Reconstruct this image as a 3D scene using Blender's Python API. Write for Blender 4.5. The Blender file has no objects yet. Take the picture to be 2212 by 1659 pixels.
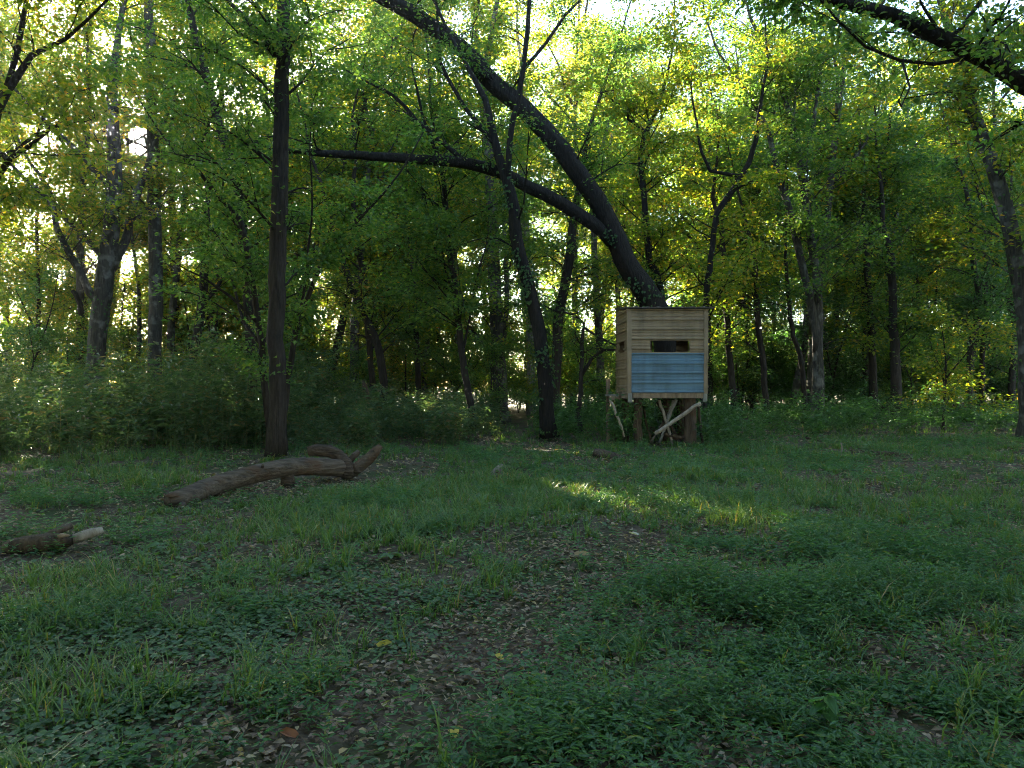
import bpy, bmesh, math, random
import numpy as np
from mathutils import Vector

# ------------------------------------------------------------------ camera, sky, sun, exposure
scn = bpy.context.scene
C = scn.collection
F = 1640.0; CX, CY = 1106.0, 829.0; CAMH = 1.5       # focal length / centre in the photo's 2212 px wide preview
R = math.radians

cam_d = bpy.data.cameras.new("camera"); cam = bpy.data.objects.new("camera", cam_d); C.objects.link(cam)
cam_d.sensor_width = 36.0; cam_d.lens = 36.0 * F / 2212.0; cam_d.clip_start = 0.05; cam_d.clip_end = 3000
cam.location = (0, 0, CAMH); cam.rotation_euler = (R(90), 0, 0)
scn.camera = cam

SUN_AZ = math.atan((305 - CX) / F)                                        # from +Y, negative = left
SUN_EL = math.atan((CY - 305) / F / math.hypot(1, (305 - CX) / F))
SUN = Vector((math.sin(SUN_AZ) * math.cos(SUN_EL), math.cos(SUN_AZ) * math.cos(SUN_EL), math.sin(SUN_EL)))

world = bpy.data.worlds.new("World"); scn.world = world; world.use_nodes = True
wn = world.node_tree; bgn = wn.nodes["Background"]
sky = wn.nodes.new("ShaderNodeTexSky"); sky.sky_type = 'NISHITA'; sky.sun_disc = False
sky.sun_elevation = SUN_EL; sky.sun_rotation = SUN_AZ; sky.air_density = 1.0; sky.dust_density = 0.4; sky.ozone_density = 1.0
wn.links.new(sky.outputs[0], bgn.inputs[0]); bgn.inputs[1].default_value = 0.05

sun_d = bpy.data.lights.new("sun", 'SUN'); sun_d.energy = 5.0; sun_d.angle = R(0.55); sun_d.color = (1.0, 0.89, 0.68)
sun_o = bpy.data.objects.new("sun", sun_d); C.objects.link(sun_o)
sun_o.rotation_euler = (-SUN).to_track_quat('-Z', 'Y').to_euler(); sun_o.location = SUN * 60

scn.view_settings.view_transform = 'Standard'; scn.view_settings.look = 'None'
scn.view_settings.gamma = 1.0; scn.view_settings.exposure = 4.4; scn.view_settings.use_curve_mapping = False
cy = scn.cycles
cy.max_bounces = 8; cy.diffuse_bounces = 5; cy.glossy_bounces = 2; cy.transmission_bounces = 5; cy.transparent_max_bounces = 4
cy.filter_width = 1.05; cy.sample_clamp_indirect = 4.0; cy.use_denoising = True; cy.denoising_prefilter = 'NONE'

rng = np.random.default_rng(7)

# ------------------------------------------------------------------ helpers
def at(px, py, D):
    return np.array([(px - CX) / F * D, D, CAMH + (CY - py) / F * D])

def gpt(px, py):                       # a ground point seen at this pixel of the preview
    D = F * CAMH / (py - CY); return np.array([(px - CX) / F * D, D])

def _h(ix, iy, seed):
    n = (ix * 374761393 + iy * 668265263 + seed * 982451653) & 0xFFFFFFFF
    n = ((n ^ (n >> 13)) * 1274126177) & 0xFFFFFFFF
    return ((n ^ (n >> 16)) & 0xFFFF) / 65535.0

def noise2(x, y, scale, seed=0):
    x = np.asarray(x, float) / scale; y = np.asarray(y, float) / scale
    ix = np.floor(x).astype(np.int64); iy = np.floor(y).astype(np.int64)
    fx = x - ix; fy = y - iy; fx = fx*fx*(3-2*fx); fy = fy*fy*(3-2*fy)
    a = _h(ix, iy, seed); b = _h(ix+1, iy, seed); c = _h(ix, iy+1, seed); d = _h(ix+1, iy+1, seed)
    return (a*(1-fx)+b*fx)*(1-fy) + (c*(1-fx)+d*fx)*fy

def noise3(p, scale, seed=0):
    q = p/scale; i = np.floor(q).astype(np.int64); f = q-i; f = f*f*(3-2*f); r = 0
    for dz in (0, 1):
        for dy in (0, 1):
            for dx in (0, 1):
                w = np.abs(1-dx-f[:, 0])*np.abs(1-dy-f[:, 1])*np.abs(1-dz-f[:, 2]); r = r + w*_h(i[:, 0]+dx+57*(i[:, 2]+dz), i[:, 1]+dy+131*(i[:, 2]+dz), seed)
    return r
def clump(P, g, lo=.39, hi=.50, scale=1.1):          # leaves gather in sprays with gaps between
    n = .65*noise3(P*np.array([1, 1, 1.9]), scale, 9)+.35*noise3(P*np.array([1, 1, 1.6]), scale*.42, 10)
    return g.uniform(size=len(P)) < np.clip((n-lo)/(hi-lo), .03, 1)

MOUNDS = [(gpt(1490, 1045), 0.8, 0.16), (gpt(1480, 1290), 0.45, 0.07), (gpt(1720, 1300), 0.55, 0.08), (gpt(2040, 945), 1.3, 0.14), (gpt(1760, 1190), .6, .07)]
def gz(x, y):
    x = np.asarray(x, float); y = np.asarray(y, float)
    z = 0.10*(noise2(x, y, 2.6, 3)-.5) + 0.05*(noise2(x, y, .9, 4)-.5) + 0.025*(noise2(x, y, .35, 5)-.5)
    for (m, s, h) in MOUNDS:
        z = z + h*np.exp(-((x-m[0])**2+(y-m[1])**2)/(2*(s*.6)**2))
    return z

def sun_ball():
    bm = bmesh.new(); bmesh.ops.create_uvsphere(bm, u_segments=24, v_segments=12, radius=9.0); me = bpy.data.meshes.new("solar_disc"); bm.to_mesh(me); bm.free()
    m = bpy.data.materials.new("sun_fire"); m.use_nodes = True; nt = m.node_tree; nt.nodes.clear(); e = nt.nodes.new("ShaderNodeEmission"); e.inputs[0].default_value = (1, .9, .7, 1); e.inputs[1].default_value = 60
    o_ = nt.nodes.new("ShaderNodeOutputMaterial"); nt.links.new(e.outputs[0], o_.inputs[0]); me.materials.append(m)
    o = bpy.data.objects.new("sky_sun", me); C.objects.link(o); o.location = SUN*1800; o["kind"] = "structure"
sun_ball()

def norm(v):
    return v / np.maximum(np.linalg.norm(v, axis=-1, keepdims=True), 1e-9)

def mesh_obj(name, verts, loops, starts, mat, parent=None, smooth=False, mesh=None):
    me = bpy.data.meshes.new(name)
    nv = len(verts); me.vertices.add(nv); me.vertices.foreach_set("co", np.asarray(verts, np.float32).ravel())
    me.loops.add(len(loops)); me.loops.foreach_set("vertex_index", np.asarray(loops, np.int32))
    me.polygons.add(len(starts)); me.polygons.foreach_set("loop_start", np.asarray(starts, np.int32))
    me.polygons.foreach_set("use_smooth", np.full(len(starts), smooth, bool))
    me.update(calc_edges=True)
    for m in (mat if isinstance(mat, (list, tuple)) else [mat]): me.materials.append(m)
    o = bpy.data.objects.new(name, me); C.objects.link(o)
    if parent: o.parent = parent
    return o

class MB:
    """collects polygons of any size; build() links them as one mesh object"""
    def __init__(s): s.v = []; s.l = []; s.n = []; s.off = 0
    def add(s, verts, faces):
        s.v.append(np.asarray(verts, float).reshape(-1, 3))
        for f in faces: s.l.append(np.asarray(f, np.int64) + s.off); s.n.append(len(f))
        s.off += len(s.v[-1])
    def add_poly(s, verts, k):          # verts (N*k,3): N polygons of k vertices each
        verts = np.asarray(verts, float).reshape(-1, 3); n = len(verts)//k
        s.v.append(verts); s.l.append(np.arange(n*k)+s.off); s.n.extend([k]*n); s.off += n*k
    def add_idx(s, verts, idx):         # idx (M,k)
        s.v.append(np.asarray(verts, float).reshape(-1, 3)); idx = np.asarray(idx)
        s.l.append((idx + s.off).ravel()); s.n.extend([idx.shape[1]]*len(idx)); s.off += len(s.v[-1])
    def box(s, a, b, M=None):
        x0, y0, z0 = a; x1, y1, z1 = b
        v = np.array([(x0,y0,z0),(x1,y0,z0),(x1,y1,z0),(x0,y1,z0),(x0,y0,z1),(x1,y0,z1),(x1,y1,z1),(x0,y1,z1)], float)
        if M is not None: v = M(v)
        s.add(v, [(0,3,2,1),(4,5,6,7),(0,1,5,4),(1,2,6,5),(2,3,7,6),(3,0,4,7)])
    def tube(s, pts, rad, n=8, bump=0.0, cap=True, seed=0, squash=1.0, root=False, root0=0.0):
        pts = np.asarray(pts, float); rad = np.asarray(rad, float); m = len(pts)
        t = np.gradient(pts, axis=0); t = norm(t)
        ref = np.array([0, 1.0, 0.13]) if abs(t[0][1]) < .85 else np.array([1.0, 0, .1])
        u = norm(ref - (t@ref)[:, None]*t); w = np.cross(t, u)
        a = np.linspace(0, 2*np.pi, n, endpoint=False)
        r = rad[:, None]*np.ones((1, n))
        if bump > 0:
            rr = np.random.default_rng(seed+11)
            k1 = rr.uniform(0, 6.28, 4); zz = np.linspace(0, m*.35, m)[:, None]
            r = r*(1 + bump*(.5*np.sin(2*a+k1[0]+.5*zz) + .5*np.sin(3*a+k1[1]-.7*zz) + .35*np.sin(5*a+k1[2]+.9*zz)) + bump*.55*(rr.uniform(-1, 1, (1, n))*.7+.6*np.array([np.interp(np.arange(m), np.linspace(0, m, max(2, m//3)+1), rr.uniform(-1, 1, max(2, m//3)+1)) for _ in range(n)]).T))
        if root: r = r*(1+.55*np.exp(-np.maximum(pts[:, 2:3]-root0, 0)/.22)*np.clip(np.cos(4*a+k1[3])+.5*np.cos(3*a+k1[0]), 0, 1.2))
        v = pts[:, None, :] + r[..., None]*(np.cos(a)[None, :, None]*u[:, None, :] + np.sin(a)[None, :, None]*w[:, None, :]*squash)
        i = np.arange(m-1)[:, None]*n; j = np.arange(n)[None, :]; jn = (j+1) % n
        q = np.stack([i+j, i+jn, i+n+jn, i+n+j], -1).reshape(-1, 4)
        base = s.off
        s.add_idx(v, q)
        if cap:
            s.l.append(np.arange(n)[::-1]+base); s.n.append(n)
            s.l.append(np.arange(n)+base+(m-1)*n); s.n.append(n)
    def build(s, name, mat, parent=None, smooth=False):
        starts = np.concatenate([[0], np.cumsum(s.n)[:-1]])
        return mesh_obj(name, np.concatenate(s.v), np.concatenate(s.l), starts, mat, parent, smooth)

def resample(pts, rad, step):
    """Catmull-Rom through the points, about one sample per step metres"""
    pts = np.asarray(pts, float); rad = np.asarray(rad, float)
    if len(pts) == 2: P = np.vstack([2*pts[0]-pts[1], pts, 2*pts[1]-pts[0]])
    else: P = np.vstack([2*pts[0]-pts[1], pts, 2*pts[-1]-pts[-2]])
    out = []; ro = []
    for i in range(len(pts)-1):
        p0, p1, p2, p3 = P[i:i+4]; n = max(1, int(np.linalg.norm(p2-p1)/step))
        for k in range(n):
            t = k/n
            out.append(.5*((2*p1)+(-p0+p2)*t+(2*p0-5*p1+4*p2-p3)*t*t+(-p0+3*p1-3*p2+p3)*t**3)); ro.append(rad[i]*(1-t)+rad[i+1]*t)
    out.append(pts[-1]); ro.append(rad[-1])
    return np.array(out), np.array(ro)

def leaves(pos, axis, nrm, length, width, k=4, fold=.12, curl=.1):
    """one polygon per leaf: k=4 rhombus, k=6 lens, k=8 round-ish"""
    axis = norm(axis); side = norm(np.cross(nrm, axis)); up = np.cross(axis, side)
    L = np.asarray(length)[:, None]; W = np.asarray(width)[:, None]
    if k == 4: pr = [(0,0,0),(.42,.5,fold),(1,0,-curl),(.42,-.5,fold)]
    elif k == 6: pr = [(0,0,0),(.28,.44,fold),(.62,.38,fold*.8),(1,0,-curl),(.62,-.38,fold*.8),(.28,-.44,fold)]
    else: pr = [(0.05,0,0),(.0,.3,fold),(.3,.52,fold),(.75,.42,fold*.6),(1,0,-curl),(.75,-.42,fold*.6),(.3,-.52,fold),(.0,-.3,fold)]
    vs = [pos + a*L*axis + b*W*side + c*L*up for (a, b, c) in pr]
    return np.stack(vs, 1).reshape(-1, 3), len(pr)

def rnd_unit(n, g=None):
    g = g or rng; v = g.normal(size=(n, 3)); return norm(v)

def tag(o, label=None, cat=None, group=None, kind=None):
    if label: o["label"] = label
    if cat: o["category"] = cat
    if group: o["group"] = group
    if kind: o["kind"] = kind
    return o

def empty(name, loc, label, cat, group=None):
    o = bpy.data.objects.new(name, None); C.objects.link(o); o.location = loc; o.empty_display_size = .3
    return tag(o, label, cat, group)

# ------------------------------------------------------------------ materials
def new_mat(name):
    m = bpy.data.materials.new(name); m.use_nodes = True
    nt = m.node_tree; return m, nt, nt.nodes["Principled BSDF"], nt.nodes["Material Output"]

def ramp(nt, stops, interp='LINEAR'):
    r = nt.nodes.new("ShaderNodeValToRGB"); cr = r.color_ramp; cr.interpolation = interp
    while len(cr.elements) < len(stops): cr.elements.new(.5)
    for e, (p, c) in zip(cr.elements, stops): e.position = p; e.color = (*c, 1)
    return r

def leaf_mat(name, stops, trans=(3.6, 3.2, .9), mix=.5, rough=.45, spec=.4):
    m, nt, b, out = new_mat(name)
    g = nt.nodes.new("ShaderNodeNewGeometry")
    r = ramp(nt, stops); nt.links.new(g.outputs["Random Per Island"], r.inputs[0])
    nt.links.new(r.outputs[0], b.inputs["Base Color"])
    b.inputs["Roughness"].default_value = rough; b.inputs["Specular IOR Level"].default_value = spec
    if mix > 0:
        mu = nt.nodes.new("ShaderNodeMix"); mu.data_type = 'RGBA'; mu.blend_type = 'MULTIPLY'; mu.inputs[0].default_value = 1
        nt.links.new(r.outputs[0], mu.inputs[6]); mu.inputs[7].default_value = (*trans, 1); mu.clamp_result = False
        t = nt.nodes.new("ShaderNodeBsdfTranslucent"); nt.links.new(mu.outputs[2], t.inputs[0])
        mx = nt.nodes.new("ShaderNodeMixShader"); mx.inputs[0].default_value = mix
        nt.links.new(b.outputs[0], mx.inputs[1]); nt.links.new(t.outputs[0], mx.inputs[2]); nt.links.new(mx.outputs[0], out.inputs[0])
    return m

def bark_mat(name, dark, light, patch=None, scale=9.0, bump=.9, along=None):
    m, nt, b, out = new_mat(name)
    tc = nt.nodes.new("ShaderNodeTexCoord"); mp = nt.nodes.new("ShaderNodeMapping"); mp.inputs["Scale"].default_value = (1, 1, .16)
    src = tc.outputs["Object"]
    if along is not None:            # lying wood: the grain runs along this heading
        m0 = nt.nodes.new("ShaderNodeMapping"); m0.inputs["Rotation"].default_value = (0, 0, -along); nt.links.new(src, m0.inputs[0]); src = m0.outputs[0]; mp.inputs["Scale"].default_value = (.13, 1, 1)
    nt.links.new(src, mp.inputs[0])
    n1 = nt.nodes.new("ShaderNodeTexNoise"); n1.inputs["Scale"].default_value = scale*2.2; n1.inputs["Detail"].default_value = 6; n1.inputs["Roughness"].default_value = .65
    nt.links.new(mp.outputs[0], n1.inputs[0])
    v = nt.nodes.new("ShaderNodeTexVoronoi"); v.inputs["Scale"].default_value = scale*2.5; v.feature = 'DISTANCE_TO_EDGE'; nt.links.new(mp.outputs[0], v.inputs[0])
    r = ramp(nt, [(.3, dark), (.72, light)]); nt.links.new(n1.outputs[0], r.inputs[0])
    col = r.outputs[0]
    if patch:
        n2 = nt.nodes.new("ShaderNodeTexNoise"); n2.inputs["Scale"].default_value = 3.2; n2.inputs["Detail"].default_value = 5; nt.links.new(tc.outputs["Object"], n2.inputs[0])
        r2 = ramp(nt, [(.52, (0, 0, 0)), (.64, (.8, .8, .8))]); nt.links.new(n2.outputs[0], r2.inputs[0])
        mx = nt.nodes.new("ShaderNodeMix"); mx.data_type = 'RGBA'; nt.links.new(r2.outputs[0], mx.inputs[0]); nt.links.new(col, mx.inputs[6]); mx.inputs[7].default_value = (*patch, 1)
        col = mx.outputs[2]
    nt.links.new(col, b.inputs["Base Color"]); b.inputs["Roughness"].default_value = .9; b.inputs["Specular IOR Level"].default_value = .2
    ad = nt.nodes.new("ShaderNodeMath"); ad.operation = 'MULTIPLY_ADD'; nt.links.new(v.outputs[0], ad.inputs[0]); ad.inputs[1].default_value = .8; nt.links.new(n1.outputs[0], ad.inputs[2])
    bp = nt.nodes.new("ShaderNodeBump"); bp.inputs["Strength"].default_value = bump; bp.inputs["Distance"].default_value = .04; nt.links.new(ad.outputs[0], bp.inputs["Height"])
    nt.links.new(bp.outputs[0], b.inputs["Normal"])
    return m

M = {}
G = lambda r, g, b: (r, g, b)
M['leaf'] = leaf_mat("leaf_green", [(0, G(.032,.078,.018)), (.35, G(.052,.102,.028)), (.7, G(.078,.128,.034)), (.93, G(.11,.15,.028)), (1, G(.19,.17,.03))], trans=(2.9, 3.0, 1.3))
M['leaf_sunlit_tint'] = leaf_mat("leaf_sunlit_yellow_green", [(0, G(.045,.088,.016)), (.4, G(.072,.125,.021)), (.75, G(.12,.15,.022)), (.95, G(.2,.165,.025)), (1, G(.25,.14,.03))])  # yellower than the green leaf: sunlit glow put into the colour of chosen crowns
M['leaf_dark'] = leaf_mat("leaf_dark", [(0, G(.026,.062,.02)), (.5, G(.04,.09,.026)), (1, G(.06,.115,.03))], mix=.4, rough=.4, spec=.5, trans=(2.6, 3.0, 1.4))
M['ivy'] = leaf_mat("ivy_leaf", [(0, G(.02,.05,.018)), (.6, G(.035,.08,.028)), (1, G(.055,.1,.035))], mix=.25, rough=.55, spec=.22)
M['grass'] = leaf_mat("grass_blade", [(0, G(.05,.115,.038)), (.5, G(.074,.155,.05)), (.88, G(.105,.18,.055)), (.95, G(.14,.15,.04)), (1, G(.25,.2,.1))], trans=(2.4, 2.0, .6), mix=.4)
M['stilt'] = leaf_mat("low_leaf", [(0, G(.036,.092,.036)), (.6, G(.054,.128,.05)), (.96, G(.078,.15,.05)), (1, G(.16,.15,.03))], mix=.35, rough=.5, spec=.3, trans=(2.4, 2.6, 1.0))
M['roundleaf'] = leaf_mat("round_leaf", [(0, G(.04,.09,.034)), (.6, G(.06,.12,.046)), (1, G(.085,.15,.05))], mix=.28, rough=.5, spec=.35)
M['brush'] = leaf_mat("brush_leaf", [(0, G(.028,.06,.027)), (.5, G(.045,.085,.038)), (.85, G(.068,.1,.044)), (1, G(.12,.09,.04))], mix=.38, rough=.4, spec=.4, trans=(3.2, 3.0, 1.4))
M['litter'] = leaf_mat("dead_leaf", [(0, G(.06,.04,.028)), (.4, G(.15,.105,.075)), (.75, G(.24,.18,.13)), (.95, G(.36,.29,.21)), (1, G(.36,.26,.09))], mix=.1, rough=.75, spec=.15)
M['straw'] = leaf_mat("straw", [(0, G(.14,.11,.07)), (1, G(.28,.23,.15))], mix=.1, rough=.8, spec=.15)
M['bark'] = bark_mat("bark_dark", (.014,.011,.009), (.055,.043,.033))
M['bark_grey'] = bark_mat("bark_grey", (.024,.021,.018), (.085,.075,.06), (.15,.145,.125))
M['bark_black'] = bark_mat("bark_black", (.008,.007,.006), (.03,.024,.019))
M['bark_pale'] = bark_mat("bark_pale", (.09,.08,.065), (.26,.24,.2), (.32,.3,.26))
M['deadwood'] = bark_mat("weathered_wood", (.03,.022,.016), (.15,.11,.08), (.075,.04,.02), scale=7)
M['rotwood'] = bark_mat("rotten_wood", (.03,.022,.016), (.12,.085,.055), None, scale=8)
M['logwood'] = bark_mat("log_bark", (.026,.02,.015), (.15,.115,.085), (.08,.045,.025), scale=7, bump=1.0, along=R(42))
M['logrot'] = bark_mat("log_dark_bark", (.022,.017,.013), (.12,.085,.06), None, scale=8, bump=1.0, along=R(20))
M['palewood'] = bark_mat("pale_wood", (.16,.13,.1), (.36,.31,.25), None, scale=8, bump=.5)

def ground_mat():
    m, nt, b, out = new_mat("forest_floor")
    tc = nt.nodes.new("ShaderNodeTexCoord")
    def noise(s, d=5): 
        n = nt.nodes.new("ShaderNodeTexNoise"); n.inputs["Scale"].default_value = s; n.inputs["Detail"].default_value = d; nt.links.new(tc.outputs["Object"], n.inputs[0]); return n
    n1 = noise(14, 8); n2 = noise(1.3, 4)
    v = nt.nodes.new("ShaderNodeTexVoronoi"); v.inputs["Scale"].default_value = 26; nt.links.new(tc.outputs["Object"], v.inputs[0])
    r1 = ramp(nt, [(.3, (.035, .026, .018)), (.55, (.085, .063, .044)), (.75, (.15, .115, .08))]); nt.links.new(n1.outputs[0], r1.inputs[0])
    rv = ramp(nt, [(0, (.06, .042, .028)), (.5, (.12, .088, .06)), (1, (.18, .14, .1))]); 
    sx = nt.nodes.new("ShaderNodeSeparateColor"); nt.links.new(v.outputs["Color"], sx.inputs[0]); nt.links.new(sx.outputs[0], rv.inputs[0])
    mx = nt.nodes.new("ShaderNodeMix"); mx.data_type = 'RGBA'; mx.inputs[0].default_value = .45; nt.links.new(r1.outputs[0], mx.inputs[6]); nt.links.new(rv.outputs[0], mx.inputs[7])
    rg = ramp(nt, [(.42, (0, 0, 0)), (.62, (.75, .75, .75))]); nt.links.new(n2.outputs[0], rg.inputs[0])
    mg = nt.nodes.new("ShaderNodeMix"); mg.data_type = 'RGBA'; nt.links.new(rg.outputs[0], mg.inputs[0]); nt.links.new(mx.outputs[2], mg.inputs[6]); mg.inputs[7].default_value = (.03, .055, .014, 1)
    nt.links.new(mg.outputs[2], b.inputs["Base Color"]); b.inputs["Roughness"].default_value = .95; b.inputs["Specular IOR Level"].default_value = .1
    bp = nt.nodes.new("ShaderNodeBump"); bp.inputs["Distance"].default_value = .03; bp.inputs["Strength"].default_value = .9
    nt.links.new(n1.outputs[0], bp.inputs["Height"]); nt.links.new(bp.outputs[0], b.inputs["Normal"])
    return m
M['ground'] = ground_mat()

def metal_mat(name, col, dirt, rough=.42):
    m, nt, b, out = new_mat(name)
    tc = nt.nodes.new("ShaderNodeTexCoord")
    n = nt.nodes.new("ShaderNodeTexNoise"); n.inputs["Scale"].default_value = 2.3; n.inputs["Detail"].default_value = 8; nt.links.new(tc.outputs["Object"], n.inputs[0])
    mp = nt.nodes.new("ShaderNodeMapping"); mp.inputs["Scale"].default_value = (2.2, 2.2, .35); nt.links.new(tc.outputs["Object"], mp.inputs[0])
    n2 = nt.nodes.new("ShaderNodeTexNoise"); n2.inputs["Scale"].default_value = 3; n2.inputs["Detail"].default_value = 4; nt.links.new(mp.outputs[0], n2.inputs[0])
    ad = nt.nodes.new("ShaderNodeMath"); ad.operation = 'MULTIPLY'; nt.links.new(n.outputs[0], ad.inputs[0]); nt.links.new(n2.outputs[0], ad.inputs[1])
    r = ramp(nt, [(.16, col), (.42, dirt)]); nt.links.new(ad.outputs[0], r.inputs[0]); nt.links.new(r.outputs[0], b.inputs["Base Color"])
    b.inputs["Roughness"].default_value = rough; b.inputs["Metallic"].default_value = 0.0
    return m
M['tan'] = metal_mat("tan_sheet_metal", (.27,.197,.122), (.14,.10,.062))
M['blue'] = metal_mat("blue_sheet_metal", (.095,.195,.285), (.06,.12,.17))
M['roof'] = metal_mat("brown_roof_metal", (.05,.038,.03), (.03,.025,.02), .5)
M['board'] = bark_mat("sawn_board", (.12,.085,.055), (.30,.22,.15), None, scale=6, bump=.3)
M['greyboard'] = bark_mat("grey_board", (.14,.13,.11), (.28,.27,.24), None, scale=6, bump=.3)

# ------------------------------------------------------------------ the ground, one sheet to the horizon
def axis_steps(lo, hi, fine, near, grow=1.25):
    a = list(np.arange(-near, near+1e-6, fine)); s = fine
    x = a[-1]
    while x < hi: s *= grow; x += s; a.append(x)
    x = a[0]; s = fine
    while x > lo: s *= grow; x -= s; a.insert(0, x)
    return np.array(a)
gx = axis_steps(-280, 280, .26, 15); gy = axis_steps(-280, 280, .26, 13) + 13.5
X, Y = np.meshgrid(gx, gy); Z = gz(X, Y)*np.clip((70-np.hypot(X, Y-14))/30, 0, 1)
nx, ny = len(gx), len(gy)
i = (np.arange(ny-1)[:, None]*nx + np.arange(nx-1)[None, :])
q = np.stack([i, i+1, i+nx+1, i+nx], -1).reshape(-1, 4)
g = mesh_obj("ground", np.stack([X, Y, Z], -1).reshape(-1, 3), q.ravel(), np.arange(len(q))*4, M['ground'], smooth=True)
tag(g, kind="structure")

# the open field beyond the wood, towards the sun
def field():
    t = np.array([math.cos(SUN_AZ), -math.sin(SUN_AZ)]); d = np.array([math.sin(SUN_AZ), math.cos(SUN_AZ)]); us = np.linspace(-200, 4, 25); g = np.random.default_rng(3)
    near_ = [d*(51+g.normal()*.8)+t*u for u in us]; far_ = [d*190+t*u for u in us]; V = [(p[0], p[1], .06) for p in near_]+[(p[0], p[1], .06) for p in far_]; n = len(us)
    m, nt, b, out = new_mat("field_grass"); tc = nt.nodes.new("ShaderNodeTexCoord"); n1 = nt.nodes.new("ShaderNodeTexNoise"); n1.inputs["Scale"].default_value = .6; n1.inputs["Detail"].default_value = 8; nt.links.new(tc.outputs["Object"], n1.inputs[0])
    r = ramp(nt, [(.3, (.04, .07, .018)), (.7, (.09, .1, .03))]); nt.links.new(n1.outputs[0], r.inputs[0]); nt.links.new(r.outputs[0], b.inputs["Base Color"]); b.inputs["Roughness"].default_value = .9
    mb = MB(); mb.add_idx(V, [(k, k+1, n+k+1, n+k) for k in range(n-1)]); tag(mb.build("field", m), kind="structure")
field()

# ------------------------------------------------------------------ gaps the sun finds through the leaves
SUNV = np.array(SUN)
CORR = []          # (ground point, radius): beams that reach the clearing
def beam(px, py, rad, z=0.0):
    p = gpt(px, py); CORR.append((np.array([p[0], p[1], z]), rad))
for t in np.linspace(0, 1, 8): beam(1320+530*t, 1080+104*t + 9*math.sin(7*t), (.30, .42, .36, .44, .38, .3, .24, .16)[int(round(t*7))])
for (px, py, r_) in [(1060, 945, .45), (1110, 960, .5), (960, 925, .5), (1230, 975, .3), (880, 925, .3), (655, 1040, .12)]: beam(px, py, r_)
for (px, py, D, r_) in [(40, 880, 18, .8), (120, 900, 17, .6), (15, 960, 15.5, .6), (230, 850, 21, .6), (480, 890, 17, .5), (940, 865, 21, .5), (1000, 880, 22, .5), (985, 850, 22.8, .3), (560, 870, 17.5, .4), (1005, 820, 22.5, .35), (1345, 715, 18.9, .2), (1345, 830, 19.2, .15), (1350, 900, 18.2, .2), (700, 330, 21, .3)]: CORR.append((at(px, py, D), r_))
def in_beam(p, sunonly=False):
    hit = np.zeros(len(p), bool)
    for (o, r_) in (CORR[:12] if sunonly else CORR):
        d = p - o; s = d@SUNV; dist = np.linalg.norm(d - s[:, None]*SUNV, axis=1); hit |= (s > .6) & (dist < r_)
    d = p - np.array([0, 0, CAMH]); s = d@SUNV; dist = np.linalg.norm(d - s[:, None]*SUNV, axis=1)
    hit |= (s > 1) & (dist < .016*s + .03)                   # the gap in which the sun itself shows
    return hit

# ------------------------------------------------------------------ trees
def branch_path(p, d, L, g, droop=.15, n=5, wig=.16):
    pts = [p]; d = d/np.linalg.norm(d)
    for k in range(n-1):
        d = d + g.normal(size=3)*wig + np.array([0, 0, -droop*k/n]); d /= np.linalg.norm(d)
        pts.append(pts[-1] + d*L/(n-1))
    return np.array(pts)

def grow(limbs, g, per_m=1.6, blen=(1.0, 2.6), zmin=2.5, leaf_len=.10, dens=55, up=.25, spread=.26, sub=4, first=0.15):
    """branches and twigs off the limbs; returns tubes and leaf arrays"""
    tubes = []; P = []; A = []; T = []
    def twig_leaves(path, L):
        n = max(3, int(L*dens)); t = g.uniform(.15, 1, n); k = np.minimum((t*(len(path)-1)).astype(int), len(path)-2); f = t*(len(path)-1)-k
        c = path[k]*(1-f)[:, None] + path[k+1]*f[:, None]; off = g.normal(size=(n, 3))*np.array([spread, spread, spread*.42]); 
        c = c + off; ax = norm(off*np.array([1, 1, .4]) + g.normal(size=(n, 3))*.12 + np.array([0, 0, -.05]))
        P.append(c); A.append(ax); T.append(None)
    for (pts, rad) in limbs:
        seg = np.linalg.norm(np.diff(pts, axis=0), axis=1); cum = np.concatenate([[0], np.cumsum(seg)]); Lt = cum[-1]
        nb = int(Lt*per_m*1.0)
        for s in np.sort(g.uniform(first*Lt, Lt, nb)):
            k = min(np.searchsorted(cum, s)-1, len(pts)-2); k = max(k, 0); f = (s-cum[k])/max(seg[k], 1e-6); p = pts[k]*(1-f)+pts[k+1]*f
            if p[2] < zmin and g.uniform() > .06: continue
            tdir = norm(pts[k+1]-pts[k]); a = g.uniform(0, 2*np.pi); d = np.array([math.cos(a), math.sin(a), g.uniform(-.1, .5)+up]) + .35*tdir
            L = g.uniform(*blen)*(1.0-.35*s/Lt); r0 = min(max(rad[k]*.32, .008), .035)
            bp = branch_path(p, d, L, g, droop=.35); tubes.append((bp, np.linspace(r0, .004, len(bp))))
            twig_leaves(bp, L*.8)
            for _ in range(sub):
                kk = g.integers(1, len(bp)-1); dd = norm(bp[kk+1]-bp[kk]) + g.normal(size=3)*np.array([.7, .7, .3]); l2 = L*g.uniform(.3, .6)
                sp = branch_path(bp[kk], dd, l2, g, droop=.3, n=4); tubes.append((sp, np.linspace(r0*.5, .003, len(sp)))); twig_leaves(sp, l2)
        # the limb's own tip
        twig_leaves(pts[-3:], 1.0)
    P = np.concatenate(P); A = np.concatenate(A); n = len(P)
    nr = norm(np.array([0, 0, 1.0]) + g.normal(size=(n, 3))*.42)
    ln = leaf_len*g.uniform(.65, 1.25, n)
    return tubes, P, A, nr, ln

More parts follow.
